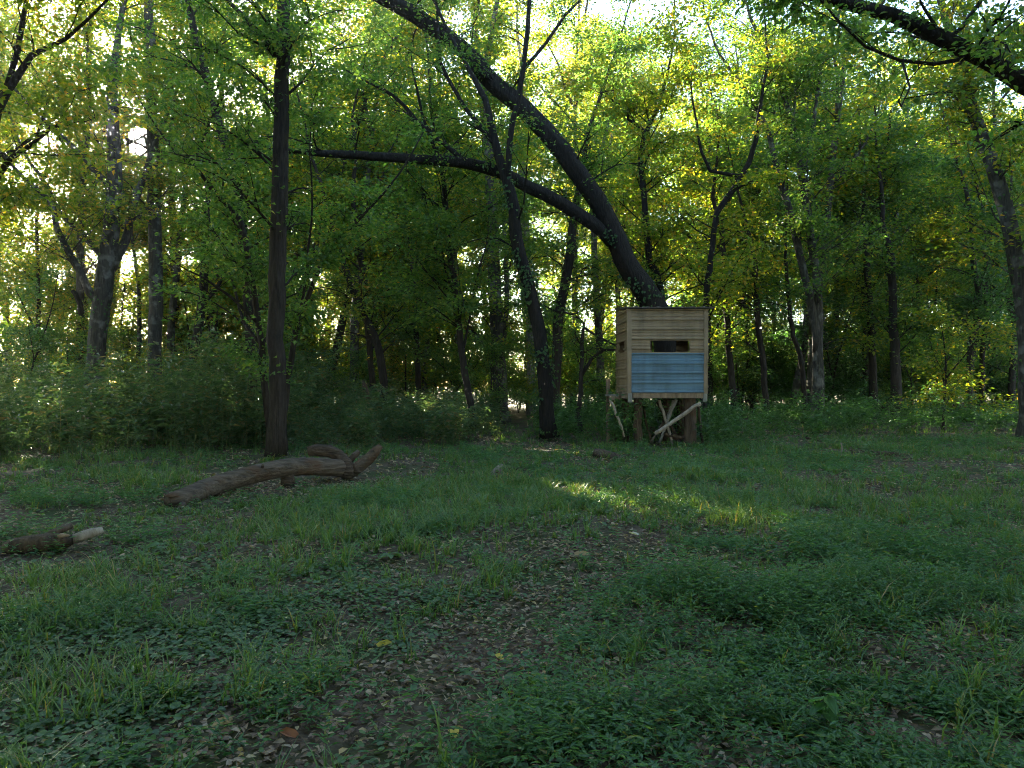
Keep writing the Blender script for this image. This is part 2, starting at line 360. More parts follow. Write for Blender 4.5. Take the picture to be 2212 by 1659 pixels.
def crown_obj(P, A, nr, ln, mat, parent, origin, k=4, wratio=.62, name="crown", cull=True):
    if cull:
        keep = ~in_beam(P) & (P[:, 2] > .15) & clump(P, rng); P, A, nr, ln = P[keep], A[keep], nr[keep], ln[keep]
    v, kk = leaves(P-origin, A, nr, ln, ln*wratio, k)
    mb = MB(); mb.add_poly(v, kk); return mb.build(name, mat, parent)

def ivy_on(pts, rad, g, n, size=.09, zlo=0.2, zhi=7):
    seg = np.linalg.norm(np.diff(pts, axis=0), axis=1); cum = np.concatenate([[0], np.cumsum(seg)])
    s = g.uniform(0, cum[-1], n); a0 = g.uniform(0, 2*np.pi, n); keep = noise2(s*1.0, a0*.5, .55, 5) > .47; s = s[keep]; a0 = a0[keep]; n = len(s)
    k = np.clip(np.searchsorted(cum, s)-1, 0, len(pts)-2); f = ((s-cum[k])/seg[k])[:, None]; c = pts[k]*(1-f)+pts[k+1]*f
    a = a0; t = norm(pts[k+1]-pts[k]); u = norm(np.cross(t, np.array([.1, 1, .05]))); w = np.cross(t, u)
    o = np.cos(a)[:, None]*u+np.sin(a)[:, None]*w; p = c + o*(rad[k]+g.uniform(.01, .13, n))[:, None]
    m = (p[:, 2] > zlo) & (p[:, 2] < zhi); p = p[m]; o = o[m]; n = len(p)
    ax = norm(o*.5+np.array([0, 0, -.8])+g.normal(size=(n, 3))*.35); nr = norm(o+np.array([0, 0, .6])+g.normal(size=(n, 3))*.3)
    return p, ax, nr, size*g.uniform(.6, 1.3, n)

TREES = []
def tree(name, label, D, limbs, bark='bark', leaf='leaf', base=None, ext=7.5, ivy=0, group=None, seed=0, flare=1.5, sides=10, leaf_k=4, crown=True, ivyhi=7, cat="tree", **kw):
    """limbs: list of pixel polylines [(px,py,width_px)...] each with optional dict(D1=end distance, ext=continuation)
       the first limb is the trunk, listed from the base upwards"""
    g = np.random.default_rng(seed+100)
    L3 = []
    for li, lb in enumerate(limbs):
        opt = lb[-1] if isinstance(lb[-1], dict) else {}
        pl = [p for p in lb if not isinstance(p, dict)]
        D0 = opt.get('D0', D); D1 = opt.get('D1', D0)
        n = len(pl); Ds = [D0+(D1-D0)*k/max(1, n-1) for k in range(n)]
        pts = [at(p[0], p[1], d) for p, d in zip(pl, Ds)]; rad = [p[2]/2/F*d for p, d in zip(pl, Ds)]
        if li == 0:
            b = pts[0]; bx = b[0] if base is None else (base-CX)/F*D
            if b[2] > .1:
                pts.insert(0, np.array([bx, D, -.25])); rad.insert(0, rad[0]*flare)
                if b[2] > 1.2: pts.insert(1, np.array([bx*.6+b[0]*.4, D, .45])); rad.insert(1, rad[1]*1.08)
        e = opt.get('ext', ext if li == 0 else ext*.6)
        if e > 0:
            d = norm(pts[-1]-pts[-2]); r = rad[-1]; p = pts[-1]; m = max(2, int(e/1.5))
            for k in range(m):
                d = norm(d + g.normal(size=3)*.13 + np.array([0, 0, .22])); p = p + d*e/m; r *= .72; pts.append(p); rad.append(max(r, .008))
        L3.append(resample(pts, rad, .35))
    o = L3[0][0][0].copy(); o[2] = 0.0
    e = empty(name, o, label, cat, group)
    mb = MB()
    for k, (p, r) in enumerate(L3):
        w = g.normal(size=p.shape)*.012; w[0] = 0; mb.tube(p+w-o, r, sides*2 if k == 0 else sides, bump=.10, seed=seed*7+k, root=(k == 0))
    mb.build("trunk", M[bark], e, smooth=True)
    if crown:
        tubes, P, A, nr, ln = grow(L3, g, **kw)
        bb = MB()
        for (p, r) in tubes: bb.tube(p-o, r, 3, cap=False)
        if tubes: bb.build("branches", M[bark], e, smooth=True)["kind"] = "stuff"
        crown_obj(P, A, nr, ln, M[leaf], e, o, leaf_k)
    if ivy:
        v = [ivy_on(p, r, g, int(ivy*(1 if k == 0 else .18)), zhi=ivyhi) for k, (p, r) in enumerate(L3[:3])]
        P, A, nr, ln = [np.concatenate(x) for x in zip(*v)]
        crown_obj(P, A, nr, ln, M['ivy'], e, o, 6, .85, "ivy", cull=False)
    TREES.append((o[0], o[1]))
    return e

near = dict(per_m=2.5, blen=(.9, 2.9), dens=120, leaf_len=.11, spread=.2)
mid = dict(per_m=2.5, blen=(1.2, 3.6), dens=72, leaf_len=.138, spread=.25)
far = dict(per_m=2.0, blen=(1.3, 3.4), dens=50, leaf_len=.165, spread=.32)

tree("forest_tree", "tall straight dark trunk standing right behind the arched fallen log", 14.8,
     [[(598,985,38),(600,849,34),(597,683,33),(605,433,33),(607,300,31),(608,167,29),(613,0,27)],
      [(594,120,13),(562,80,11),(527,33,9),(493,0,8)]], ext=9, seed=1, sides=18, flare=1.2, **{**near, 'zmin': 4.2, 'blen': (.8, 2.6), 'dens': 100, 'per_m': 2.6})
tree("understorey_tree", "slender branchy tree leaning out left of the tall straight trunk", 16,
     [[(584,960,16),(573,849,15),(567,749,14),(550,633,13),(530,516,12),(520,477,11),(467,417,8),(423,360,7),(377,327,5),dict(ext=1.5)],
      [(423,362,6),(430,323,5),(450,273,4),dict(ext=1.5)], [(560,700,8),(500,640,6),(440,600,4),(400,580,3),dict(D1=15,ext=.5)],
      [(566,745,8),(530,700,6),(490,560,5),(455,480,4),dict(D1=17,ext=1)]], seed=2, **{**near, 'zmin': 1.4, 'per_m': 1.8, 'blen': (.7, 1.9)})
tree("understorey_tree", "slender tree leaning out right of the tall straight trunk", 16.6,
     [[(612,930,14),(627,783,13),(650,683,11),(693,573,9),(733,516,7),(800,450,5),dict(ext=2)],
      [(640,720,7),(665,560,5),(675,440,4),dict(ext=2,D1=15.8)]], seed=3, **{**near, 'zmin': 1.4, 'per_m': 1.8, 'blen': (.7, 1.9)})
tree("forest_tree", "leaning dark trunk seen just left of the tall straight trunk, ragged top leaning left", 21,
     [[(545,860,20),(538,700,19),(530,560,18),(513,417,19),(493,333,19),(463,233,19),(435,120,17),(413,33,14)]], seed=4, **mid)
tree("forest_tree", "trunk standing in front of the low sun", 28,
     [[(333,840,32),(333,800,30),(335,716,29),(337,616,28),(335,530,26),(333,367,25),(330,300,23),(328,233,22),(322,0,19)],
      [(336,380,14),(350,340,13),(362,300,11),dict(ext=3)]], bark='bark_grey', leaf='leaf_sunlit_tint', seed=5, **{**mid, 'zmin': 6, 'per_m': 2.2})
tree("forked_tree", "thick ivy flecked trunk forking into spreading limbs left of the sun", 26,
     [[(200,860,42),(203,833,40),(213,716,37),(222,633,38),(233,549,34),(240,500,31),(247,400,29),(245,300,26),(243,200,22)],
      [(212,650,22),(195,630,18),(173,590,16),(143,533,15),(123,493,13),(107,433,11),(50,383,8),dict(D1=25)],
      [(225,570,14),(217,550,12),(177,507,11),(123,447,10),(97,393,9),(57,337,7),dict(D1=27)],
      [(240,405,13),(197,360,12),(143,303,10),dict(D1=26)], [(240,580,22),(270,520,17),(287,450,15),(310,383,13),dict(D1=27)]],
     bark='bark_grey', ivy=2200, seed=6, ivyhi=9, leaf='leaf_sunlit_tint', **{**mid, 'zmin': 5.5, 'per_m': 1.6})
tree("forest_tree", "tree beyond the left edge sending crooked limbs in at upper left", 13,
     [[(-60,900,34),(-55,600,32),(-40,420,28),(-25,330,24),(-5,240,20),(20,190,17),(67,120,12),(143,83,8),dict(ext=2)],
      [(10,200,12),(40,110,11),(50,33,9),(60,-10,8),dict(ext=2)], [(-30,430,12),(0,380,11),(27,343,10),(77,307,9),(113,277,8),(173,263,5),dict(ext=.6)],
      [(75,308,6),(85,280,5),(90,255,3),dict(ext=.4)]], leaf='leaf_sunlit_tint', seed=7, **{**near, 'zmin': 4.2, 'per_m': 2.2})
tree("forest_tree", "thin dark trunk with one crooked side limb among yellow leaves near left edge", 34,
     [[(82,840,10),(83,793,9),(83,616,8),(80,450,7)],[(80,720,5),(60,680,4),(45,650,3),dict(ext=.5)]], leaf='leaf_sunlit_tint', seed=8, **far)
tree("snapped_tree", "short dark snapped trunk left of the thick forked tree", 33,
     [[(173,840,12),(172,776,11),(176,700,11),(174,655,11),(162,634,10),(156,628,8),dict(ext=0)]], seed=9, crown=False)
tree("forest_tree", "thin pale straight trunk between the forked tree and the sunward trunk", 36,
     [[(300,840,10),(300,760,9),(299,616,8),(280,480,6),(262,400,4)]], ext=1, bark='bark_grey', leaf='leaf_sunlit_tint', seed=10, **far)
tree("forked_tree", "slanting trunk with a Y fork in the bright yellow understorey", 30,
     [[(408,860,20),(413,800,18),(437,650,18),(443,516,16),(450,380,13)],[(427,690,10),(445,650,9),(467,623,8),(500,560,6)]], leaf='leaf_sunlit_tint', seed=11, **{**mid, 'zmin': 4})
tree("forest_tree", "bowed trunk curving up to the left left of the broken snag's companion", 27,
     [[(832,870,17),(817,750,16),(784,676,15),(757,610,14),(737,549,13),(715,490,11),(700,420,9)]], seed=12, leaf='leaf_sunlit_tint', **mid)
tree("forest_tree", "straight thin trunk crossing close behind the bowed one", 28.5,
     [[(808,880,14),(797,733,13),(787,606,13),(774,533,12),(762,420,10)]], seed=13, **mid)
tree("forest_tree", "slender dark tree with upswept side branches and a sunlit leafy foot", 23,
     [[(1020,900,15),(1012,849,14),(997,750,13),(984,633,13),(967,516,12),(962,430,11),(954,360,9)],
      [(985,640,6),(965,590,5),(950,520,4),dict(ext=1.5)],[(1000,760,6),(1015,680,5),(1030,600,4),dict(ext=2)]], ivy=900, ivyhi=2.2, seed=14, **{**mid, 'zmin': 2.6})
tree("forest_tree", "broad upright trunk behind the ivy covered one", 30,
     [[(1082,890,32),(1077,750,29),(1070,650,28),(1065,516,26),(1062,433,25),(1056,330,22),(1050,200,19)],
      [(1085,760,12),(1095,650,11),(1092,560,10),(1088,470,8)],[(1072,830,9),(1067,803,9),(1050,756,9),(1014,706,8),dict(ext=0.3)]], bark='bark_grey', ivy=1500, seed=15, leaf='leaf_sunlit_tint', **mid)
tree("forked_tree", "ivy covered trunk fanning into several dark limbs, left of the cabin", 20.3,
     [[(1187,945,32),(1177,850,29),(1170,750,28),(1154,666,27),(1134,583,26),(1117,516,26),(1110,450,25),(1095,385,22),(1077,340,20),(1064,283,17),(1047,217,14),(1024,167,11),(990,110,8)],
      [(1100,395,14),(1097,367,13),(1104,277,12),(1120,217,11),(1132,140,9),(1140,67,7),dict(D1=19.6)],
      [(1068,310,10),(1040,275,10),(1014,247,9),(984,200,8),(950,133,7),(947,67,6),dict(D1=20.8)],
      [(1000,345,10),(960,310,10),(900,262,9),(850,205,8),(800,180,5),dict(D0=21,D1=21.5,ext=1)]], bark='bark_black', ivy=6000, seed=16, **{**mid, 'zmin': 5, 'leaf_len': .1, 'per_m': 1.1})
tree("forest_tree", "trunk leaning right between the ivy tree and the great leaning one", 27,
     [[(1197,880,22),(1204,716,21),(1217,633,20),(1234,533,19),(1240,470,17),(1255,380,14)]], ivy=1000, seed=17, **mid)
tree("great_leaning_tree", "huge dark trunk rising behind the cabin and arching far over to the left", 21.5,
     [[(1452,900,62),(1440,740,58),(1414,660,54),(1387,616,50),(1350,560,46),(1330,510,44),(1310,467,42),(1270,400,41),(1220,333,40),(1154,257,38),(1070,183,36),(1004,110,34),(904,37,31),(837,0,28),(740,-50,22),dict(ext=3)],
      [(1322,520,34),(1304,500,30),(1220,443,28),(1137,400,26),(1054,363,25),(954,347,22),(837,340,20),(737,333,17),(653,328,13),(600,325,9),dict(D1=20.5,ext=0.8)],
      [(1118,238,14),(1122,210,12),(1130,140,11),(1140,67,10),(1144,0,8),dict(ext=2)], [(1132,145,8),(1180,93,7),(1220,33,6),dict(ext=2)],
      [(950,346,8),(930,300,7),(912,250,6),(900,190,5),dict(ext=1)]], bark='bark_black', ivy=5000, seed=18, sides=16, ivyhi=6.2, **{**mid, 'zmin': 5, 'leaf_len': .1, 'per_m': .8, 'first': .3})
tree("understorey_tree", "small crooked bush tree with limbs arching towards the cabin", 22.5,
     [[(1250,880,10),(1254,850,9),(1257,770,8),(1257,733,8),(1262,700,6),(1240,680,5),(1200,670,4),dict(ext=.5)],
      [(1256,812,7),(1277,776,7),(1304,756,6),(1330,756,4),dict(ext=.5)], [(1259,705,5),(1290,725,5),(1330,746,3),dict(ext=.3)]], seed=19, **{**near, 'zmin': 1, 'per_m': 2.2, 'blen': (.6, 1.6), 'dens': 40})
tree("forest_tree", "crooked slim trunk right of the great leaning one, curling limb at its top", 25,
     [[(1440,850,15),(1427,623,14),(1404,566,13),(1400,533,13),(1390,400,12),(1384,333,11),(1397,283,10),(1420,233,8)],
      [(1394,285,7),(1357,257,6),(1355,233,5),(1324,217,4),dict(ext=1)]], bark='bark_black', seed=20, leaf='leaf_sunlit_tint', **mid)
tree("forest_tree", "zigzag trunk rising beyond the cabin's right roof corner", 24,
     [[(1520,860,15),(1525,650,13),(1538,533,12),(1548,460,12),(1585,407,12),(1618,350,11),(1632,300,10),(1636,265,9),(1642,233,7)],
      [(1600,380,8),(1535,367,7),(1515,327,6),(1505,267,5),dict(ext=1.5)], [(1590,405,6),(1620,395,5),dict(ext=.5)]], bark='bark_black', seed=21, leaf='leaf_sunlit_tint', **{**mid, 'per_m': 1.3})
tree("forked_tree", "twin stemmed tree on a dark hollow foot right of the cabin", 26,
     [[(1769,900,28),(1768,860,26),(1768,815,24),(1767,750,20),(1768,683,17),(1762,583,16),(1752,516,16),(1748,480,15),(1735,400,15),(1728,350,14),(1708,250,12),(1688,190,11),(1662,123,9)],
      [(1764,760,18),(1758,683,16),(1735,583,15),(1722,520,15),(1705,450,14),(1682,383,13),(1668,317,12),(1652,267,10),(1608,190,8),dict(D1=25.5)],
      [(1730,354,10),(1755,283,9),(1768,183,8),(1785,90,7),(1808,40,6),dict(D1=26.5)], [(1711,260,6),(1718,215,5),(1720,120,4),dict(ext=1)]], bark='bark_grey', seed=22, **{**mid, 'zmin': 4})
tree("forest_tree", "leaning pale barked trunk against the right edge", 20,
     [[(2222,900,34),(2212,683,33),(2192,550,32),(2175,467,31),(2152,383,29),(2125,300,27),(2098,233,24),(2075,150,20),(2050,60,16)],
      [(2100,240,13),(2096,180,12),(2092,100,10),dict(ext=2)]], bark='bark_grey', leaf='leaf_sunlit_tint', ivy=900, seed=23, **{**mid, 'zmin': 4})
tree("overhanging_tree", "tree beyond the right edge whose heavy dark limb sweeps over the upper right corner", 9,
     [[(2700,1000,60),(2660,600,55),(2560,380,50),(2400,260,45),(2212,182,41),(2142,137,37),(2042,90,34),(1925,33,29),(1795,-3,26),(1650,-40,20),dict(ext=2)],
      [(2090,125,9),(2020,140,8),(1942,133,7),(1868,100,6),(1808,40,5),(1770,-10,4),dict(D1=8.4,ext=.5)],
      [(2042,88,10),(2075,60,9),(2120,0,8),dict(ext=1.5)],[(1950,135,5),(1965,190,4),(1945,225,3),dict(D1=8.2,ext=.2)]], bark='bark_black', leaf='leaf', seed=24, leaf_k=6, flare=1.2,
     **{**near, 'zmin': 3.4, 'leaf_len': .08, 'per_m': 1.8, 'blen': (.6, 1.9), 'first': .3, 'spread': .2})
for k, (lab, D, pl, bk) in enumerate([
    ("thin trunk in the deep shade close right of the cabin", 30, [(1587,880,15),(1575,756,14),(1565,600,12),(1560,500,10)], 'bark'),
    ("dark trunk midway between the cabin and the twin stemmed tree", 29, [(1657,890,14),(1655,866,13),(1645,750,12),(1636,690,11),(1630,560,9)], 'bark'),
    ("slight stem leaning just left of the twin stemmed tree", 29, [(1740,890,11),(1728,766,10),(1713,725,9),(1700,600,8)], 'bark'),
    ("shaggy thick trunk in the darkest undergrowth on the right", 31, [(1936,890,24),(1934,800,20),(1930,700,17),(1925,560,14)], 'bark'),
    ("vine wrapped trunk left of the shaggy thick one", 33, [(1888,880,20),(1886,800,17),(1880,690,14),(1872,560,12)], 'bark'),
    ("bent trunk with open leaves well right, beside a straighter thin stem", 30, [(2090,920,15),(2098,750,13),(2115,650,12),(2100,550,11),(2095,450,9)], 'bark'),
    ("straighter thin stem next to the bent trunk on the right", 31, [(2124,915,11),(2122,766,10),(2130,650,9),(2126,520,8)], 'bark'),
    ("pale smooth trunk glimpsed between the two great dark limbs", 38, [(1150,880,18),(1140,600,17),(1130,383,16),(1131,283,14),(1135,200,12)], 'bark_pale'),
    ("slim trunk in the green gap left of the slender upswept tree", 33, [(905,870,12),(900,740,11),(893,600,10),(880,460,9)], 'bark'),
    ("grey trunk in the shade behind the cabin's left wall", 34, [(1300,860,16),(1290,660,15),(1283,520,13),(1280,420,11)], 'bark_grey')]):
    tree("forest_tree", lab, D, [pl], bark=bk, seed=40+k, leaf=['leaf', 'leaf_sunlit_tint', 'leaf_dark'][k % 3], **far)

# ------------------------------------------------------------------ background wood: archetypes and their copies
def archetype(kind, seed):
    g = np.random.default_rng(seed)
    if kind == 'giant':
        h = g.uniform(23, 28); pts = [np.zeros(3)+[0, 0, -.2]]; d = np.array([g.normal()*.06, g.normal()*.06, 1]); n = 10
        for k in range(n): d = norm(d+g.normal(size=3)*.05*np.array([1, 1, 0])); pts.append(pts[-1]+d*h/n)
        r = np.linspace(.27, .05, n+1); L = [resample(pts, r, .8)]
        for k in range(8):
            i = g.integers(int(len(L[0][0])*.35), int(len(L[0][0])*.9)); a = g.uniform(0, 6.28)
            bp = branch_path(L[0][0][i], np.array([math.cos(a), math.sin(a), .8]), g.uniform(4, 7), g, droop=-.1, n=7); L.append((bp, np.linspace(.1, .02, 7)))
        kw = dict(per_m=1.8, blen=(1.5, 4.0), zmin=6.5, dens=48, leaf_len=.19, spread=.36)
    elif kind == 'tall':
        h = g.uniform(14, 18); pts = [np.zeros(3)+[0, 0, -.2]]; d = np.array([g.normal()*.08, g.normal()*.08, 1]); n = 8
        for k in range(n): d = norm(d+g.normal(size=3)*.07*np.array([1, 1, 0])); pts.append(pts[-1]+d*h/n)
        r = np.linspace(.2, .05, n+1); L = [resample(pts, r, .7)]
        for k in range(5):
            i = g.integers(int(len(L[0][0])*.3), int(len(L[0][0])*.85)); a = g.uniform(0, 6.28)
            bp = branch_path(L[0][0][i], np.array([math.cos(a), math.sin(a), 1.0]), g.uniform(3, 5), g, droop=-.1, n=6); L.append((bp, np.linspace(.08, .02, 6)))
        kw = dict(per_m=1.7, blen=(1.3, 3.4), zmin=1.8, dens=56, leaf_len=.175, spread=.34)
    else:
        h = g.uniform(3.5, 7); pts = [np.array([0, 0, -.2])]; d = np.array([g.normal()*.12, g.normal()*.12, 1]); n = 6
        for k in range(n): d = norm(d+g.normal(size=3)*.1*np.array([1, 1, 0])); pts.append(pts[-1]+d*h/n)
        L = [resample(pts, np.linspace(.055, .012, n+1), .5)]
        for k in range(3):
            a = g.uniform(0, 6.28); i = g.integers(1, len(L[0][0])//2+1); bp = branch_path(L[0][0][i], np.array([math.cos(a), math.sin(a), 1.1]), g.uniform(1.5, 3), g, droop=0, n=5); L.append((bp, np.linspace(.03, .01, 5)))
        kw = dict(per_m=2.8, blen=(.8, 2.2), zmin=.3, dens=74, leaf_len=.13, spread=.28)
    mt = MB()
    for p, r in L: mt.tube(p, r, 7, bump=.06, seed=seed)
    tubes, P, A, nr, ln = grow(L, g, **kw); br = MB()
    for p, r in tubes: br.tube(p, r, 3, cap=False)
    k_ = (P[:, 2] > .1) & clump(P, g)
    v, kk = leaves(P[k_], A[k_], nr[k_], ln[k_], ln[k_]*.62, 4); mc = MB(); mc.add_poly(v, kk)
    return mt, br, mc

ARCH = {}
def make_arch(kind, seed, bark, leaf):
    mt, br, mc = archetype(kind, seed)
    meshes = []
    for nm, m, mt_, sm in (("trunk", mt, bark, True), ("branches", br, bark, True), ("crown", mc, leaf, False)):
        o = m.build(nm, M[mt_], None, sm); meshes.append((nm, o.data)); bpy.data.objects.remove(o)
    return meshes
tall = [make_arch('tall', 500+k, ['bark', 'bark_grey', 'bark', 'bark_grey', 'bark'][k], ['leaf', 'leaf_sunlit_tint', 'leaf', 'leaf_dark', 'leaf_sunlit_tint'][k]) for k in range(5)]
giant = [make_arch('giant', 700+k, ['bark', 'bark_grey', 'bark', 'bark_grey'][k], ['leaf_sunlit_tint', 'leaf_sunlit_tint', 'leaf_sunlit_tint', 'leaf'][k]) for k in range(4)]
small = [make_arch('small', 600+k, 'bark', ['leaf', 'leaf_dark', 'leaf', 'leaf_sunlit_tint', 'leaf'][k]) for k in range(5)]
def crown_cut(me, x, y, s, rz):
    n = len(me.vertices); v = np.empty(n*3, np.float32); me.vertices.foreach_get("co", v); v = v.reshape(-1, 4, 3)
    c = v[:, 0]*s; ca, sa = math.cos(rz), math.sin(rz); w = np.stack([c[:, 0]*ca-c[:, 1]*sa+x, c[:, 0]*sa+c[:, 1]*ca+y, c[:, 2]], 1)
    hit = in_beam(w)
    if hit.sum() < 70 and not in_beam(w, True).any(): return me
    m = MB(); m.add_poly(v[~hit].reshape(-1, 3), 4); o = m.build("crown", me.materials[0]); k = o.data; bpy.data.objects.remove(o); return k
def place(arch, x, y, s, rz, name, label, group):
    e = empty(name, (x, y, 0), label, "tree", group); e.rotation_euler = (0, 0, rz); e.scale = (s, s, s)
    for nm, me in arch:
        if nm == 'crown' and name != 'surrounding_tree': me = crown_cut(me, x, y, s, rz)
        o = bpy.data.objects.new(nm, me); C.objects.link(o); o.parent = e
        if nm == 'branches': o['kind'] = 'stuff'
    TREES.append((x, y)); return e

gb = np.random.default_rng(21)
def free(x, y, dmin):
    return all((x-a)**2+(y-b)**2 > dmin*dmin for a, b in TREES)
def scatter(n, y0, y1, dmin, cond=None):
    out = []; tries = 0
    while len(out) < n and tries < 6000:
        tries += 1
        y = math.sqrt(gb.uniform(y0*y0, y1*y1)); x = gb.uniform(-.74, .74)*y
        if (abs(CX+F*x/y-303) < 30 and y < 60) or not free(x, y, dmin) or (cond and not cond(x, y)): continue
        TREES.append((x, y)); out.append((x, y))
    return out
depth = lambda x, y: x*math.sin(SUN_AZ)+y*math.cos(SUN_AZ)      # metres towards the sun; open field begins at 40
sunside = lambda x, y: depth(x, y) < 40
inner = lambda x, y: depth(x, y) < 34
rim = lambda x, y: 37 < depth(x, y) < 48 and (x > -6 or gb.uniform() < .6)
edge = lambda x, y: 36 < depth(x, y) < 47
def zone(x, y):
    px = CX + F*x/y
    for lim, w in ((330, "at the far left, before the low sun"), (600, "between the low sun and the tall straight trunk"), (860, "between the tall straight trunk and the bowed one"),
                   (1180, "between the bowed trunk and the ivy covered one"), (1540, "behind the cabin and the great leaning tree"), (1790, "between the cabin and the twin stemmed tree")):
        if px < lim: return w
    return "right of the twin stemmed tree"
def put(arch, x, y, s, name, what, grp):
    z = zone(x, y); place(arch, x, y, s, gb.uniform(0, 6.28), name, what+" "+z, grp+" "+z)
path = lambda x, y: not (abs(x+.4) < 1.0 and y < 27) and not (2.2 < x < 5.2 and y < 22)
for (x, y) in scatter(22, 31, 60, 3, inner): put(tall[gb.integers(5)], x, y, gb.uniform(.8, 1.15), "background_tree", "tree in the wood", "trees of the wood")
for (x, y) in scatter(34, 30, 72, 3.0, rim): put(giant[gb.integers(4)], x, y, gb.uniform(.85, 1.15), "lofty_tree", "lofty sunlit tree at the wood's rim", "lofty rim trees")
for (x, y) in scatter(7, 29, 44, 2.4, lambda x, y: 1480 < CX+F*x/y < 1950): put(tall[gb.integers(5)], x, y, gb.uniform(.8, 1.1), "background_tree", "tree in the wood", "trees of the wood")
for (x, y) in scatter(9, 32, 60, 3.6, inner): put(giant[gb.integers(4)], x, y, gb.uniform(.8, 1.05), "lofty_tree", "lofty tree inside the wood", "lofty trees inside the wood")
for (x, y) in scatter(22, 30, 70, 2.4, rim): put(tall[gb.choice([1, 4, 0])], x, y, gb.uniform(.75, 1.2), "rim_tree", "sunlit tree at the wood's rim", "sunlit rim trees")
for (x, y) in scatter(14, 50, 72, 3, inner): put(tall[gb.integers(5)], x, y, gb.uniform(.9, 1.3), "far_tree", "farthest tree", "farthest trees")
thin = lambda x, y: path(x, y) and gb.uniform() < (.25 if y < 29 else 1) * (.45 if x > 6 else 1)
for (x, y) in scatter(36, 23, 40, 1.5, thin): put(small[gb.integers(5)], x, y, gb.uniform(.6, 1.15), "young_tree", "leafy young tree", "leafy young trees")
leftrim = lambda x, y: 38 < depth(x, y) < 50 and x < -3
for (x, y) in scatter(30, 34, 62, 1.7, leftrim): put(tall[gb.choice([1, 4])], x, y, gb.uniform(.6, 1.15), "rim_tree", "sunlit tree at the wood's rim", "sunlit rim trees")
for (x, y) in scatter(36, 36, 60, 1.2, leftrim): put(small[gb.choice([3, 3, 0])], x, y, gb.uniform(1.0, 1.9), "far_young_tree", "far off young tree", "far off young trees")
for (x, y) in scatter(100, 36, 70, 1.4, edge): put(small[gb.integers(5)], x, y, gb.uniform(.8, 1.5), "far_young_tree", "far off young tree", "far off young trees")

for (x, y) in scatter(60, 34, 60, 1.5, lambda x, y: x > .18*y): put(small[gb.choice([1, 1, 2, 4])], x, y, gb.uniform(.8, 1.3), "far_young_tree", "far off young tree", "far off young trees")
# the wood goes on beside and behind the camera, round the clearing
k = 0
while k < 120:
    r_, a = math.sqrt(gb.uniform(4.5**2, 32**2)), gb.uniform(0, 2*math.pi); x, y = r_*math.sin(a), 4+r_*math.cos(a)
    if (y > 0 and abs(x) < .70*y+4.5) or not free(x, y, 2.0): continue
    place(tall[gb.integers(5)], x, y, gb.uniform(.85, 1.15), gb.uniform(0, 6.28), "surrounding_tree", "tree of the wood around the clearing, beside or behind the viewpoint", "trees around the clearing outside the view"); k += 1

# ------------------------------------------------------------------ undergrowth along the wood's edge
def brush_field(name, label, n, region, hgt, seed, mat='brush', leaf=(.13, .042), per=26, stems=(5, 12), extra=()):
    g = np.random.default_rng(seed); pos = list(extra); m = MB(); P = []; A = []; S = []; t = np.linspace(0, 1, 5)
    while len(pos) < n:
        x, y = region(g)
        if x is not None: pos.append((x, y))
    for (x, y) in pos:
        H = g.uniform(*hgt)*(.45+1.1*float(noise2(x, y, 1.7, seed))); rad = g.uniform(.12, .4); sz = g.uniform(.7, 1.35); wild = g.uniform(.15, .5)
        for _ in range(g.integers(*stems)):
            a = g.uniform(0, 6.28); r0 = rad*math.sqrt(g.uniform()); bx, by = x+r0*math.cos(a), y+r0*math.sin(a); h = H*g.uniform(.45, 1.15); a2 = a+g.normal()*.8; ln = h*g.uniform(0, wild*1.6)
            st = np.stack([bx+math.cos(a2)*ln*t**1.7, by+math.sin(a2)*ln*t**1.7, float(gz(bx, by))+h*(t-.22*wild*t**3)], 1)
            w = np.array([.0028, .0028, 0]); m.add_idx(np.concatenate([st-w, st+w]), [(k, k+1, k+6, k+5) for k in range(4)])
            k = max(5, int(per*h)); tt = g.uniform(.18, 1, k)**.8; c = np.stack([np.interp(tt, t, st[:, i_]) for i_ in range(3)], 1); az = g.uniform(0, 6.28, k)
            ax = np.stack([np.cos(az), np.sin(az), g.uniform(-.5, .5, k)], 1); P.append(c+ax*g.uniform(0, .16, k)[:, None]); A.append(ax); S.append(np.full(k, sz))
    P = np.concatenate(P); A = np.concatenate(A); S = np.concatenate(S); k = len(P)
    nr = norm(np.array([0, 0, 1.])+g.normal(size=(k, 3))*.5); ln = leaf[0]*g.uniform(.55, 1.3, k)*S
    v, kk = leaves(P, A, nr, ln, ln*leaf[1]/leaf[0], 4, fold=.06, curl=.18); m.add_poly(v, kk)
    o = m.build(name, M[mat]); return tag(o, label, name.replace("_", " "), kind="stuff")

def reg_left(g):
    y = g.uniform(13.2, 33); x = g.uniform(-.74*y, -.25*y)
    e = 13.6 + 2.6*noise2(x, y, 2.2, 1) + max(0, (x+9)*.35)
    return (x, y) if y > e and g.uniform() < min(1, 24/y) and noise2(x, y, 1.5, 17) > .32 else (None, None)
def reg_mid(g):
    y = g.uniform(15.2, 32); x = g.uniform(-.27*y, -.02*y)
    e = 15.6 + 1.6*noise2(x, y, 1.5, 2) + max(0, (x+2.3)*2.6)
    return (x, y) if y > e and noise2(x, y, 1.4, 18) > .3 else (None, None)
def reg_right(g):
    y = g.uniform(17.5, 34); x = g.uniform(.03*y, .74*y)
    e = 18.6 + 2.2*noise2(x, y, 1.6, 3) + max(0, (x-5)*.3)
    return (x, y) if y > e and noise2(x, y, 1.4, 19) > .36 else (None, None)
brush_field("undergrowth", "tall dusky undergrowth of narrow leaved stems on the left", 380, reg_left, (.7, 2.3), 31, leaf=(.17, .055), per=17)
brush_field("undergrowth", "knee high blue green undergrowth behind the fallen log", 240, reg_mid, (.55, 1.35), 32)
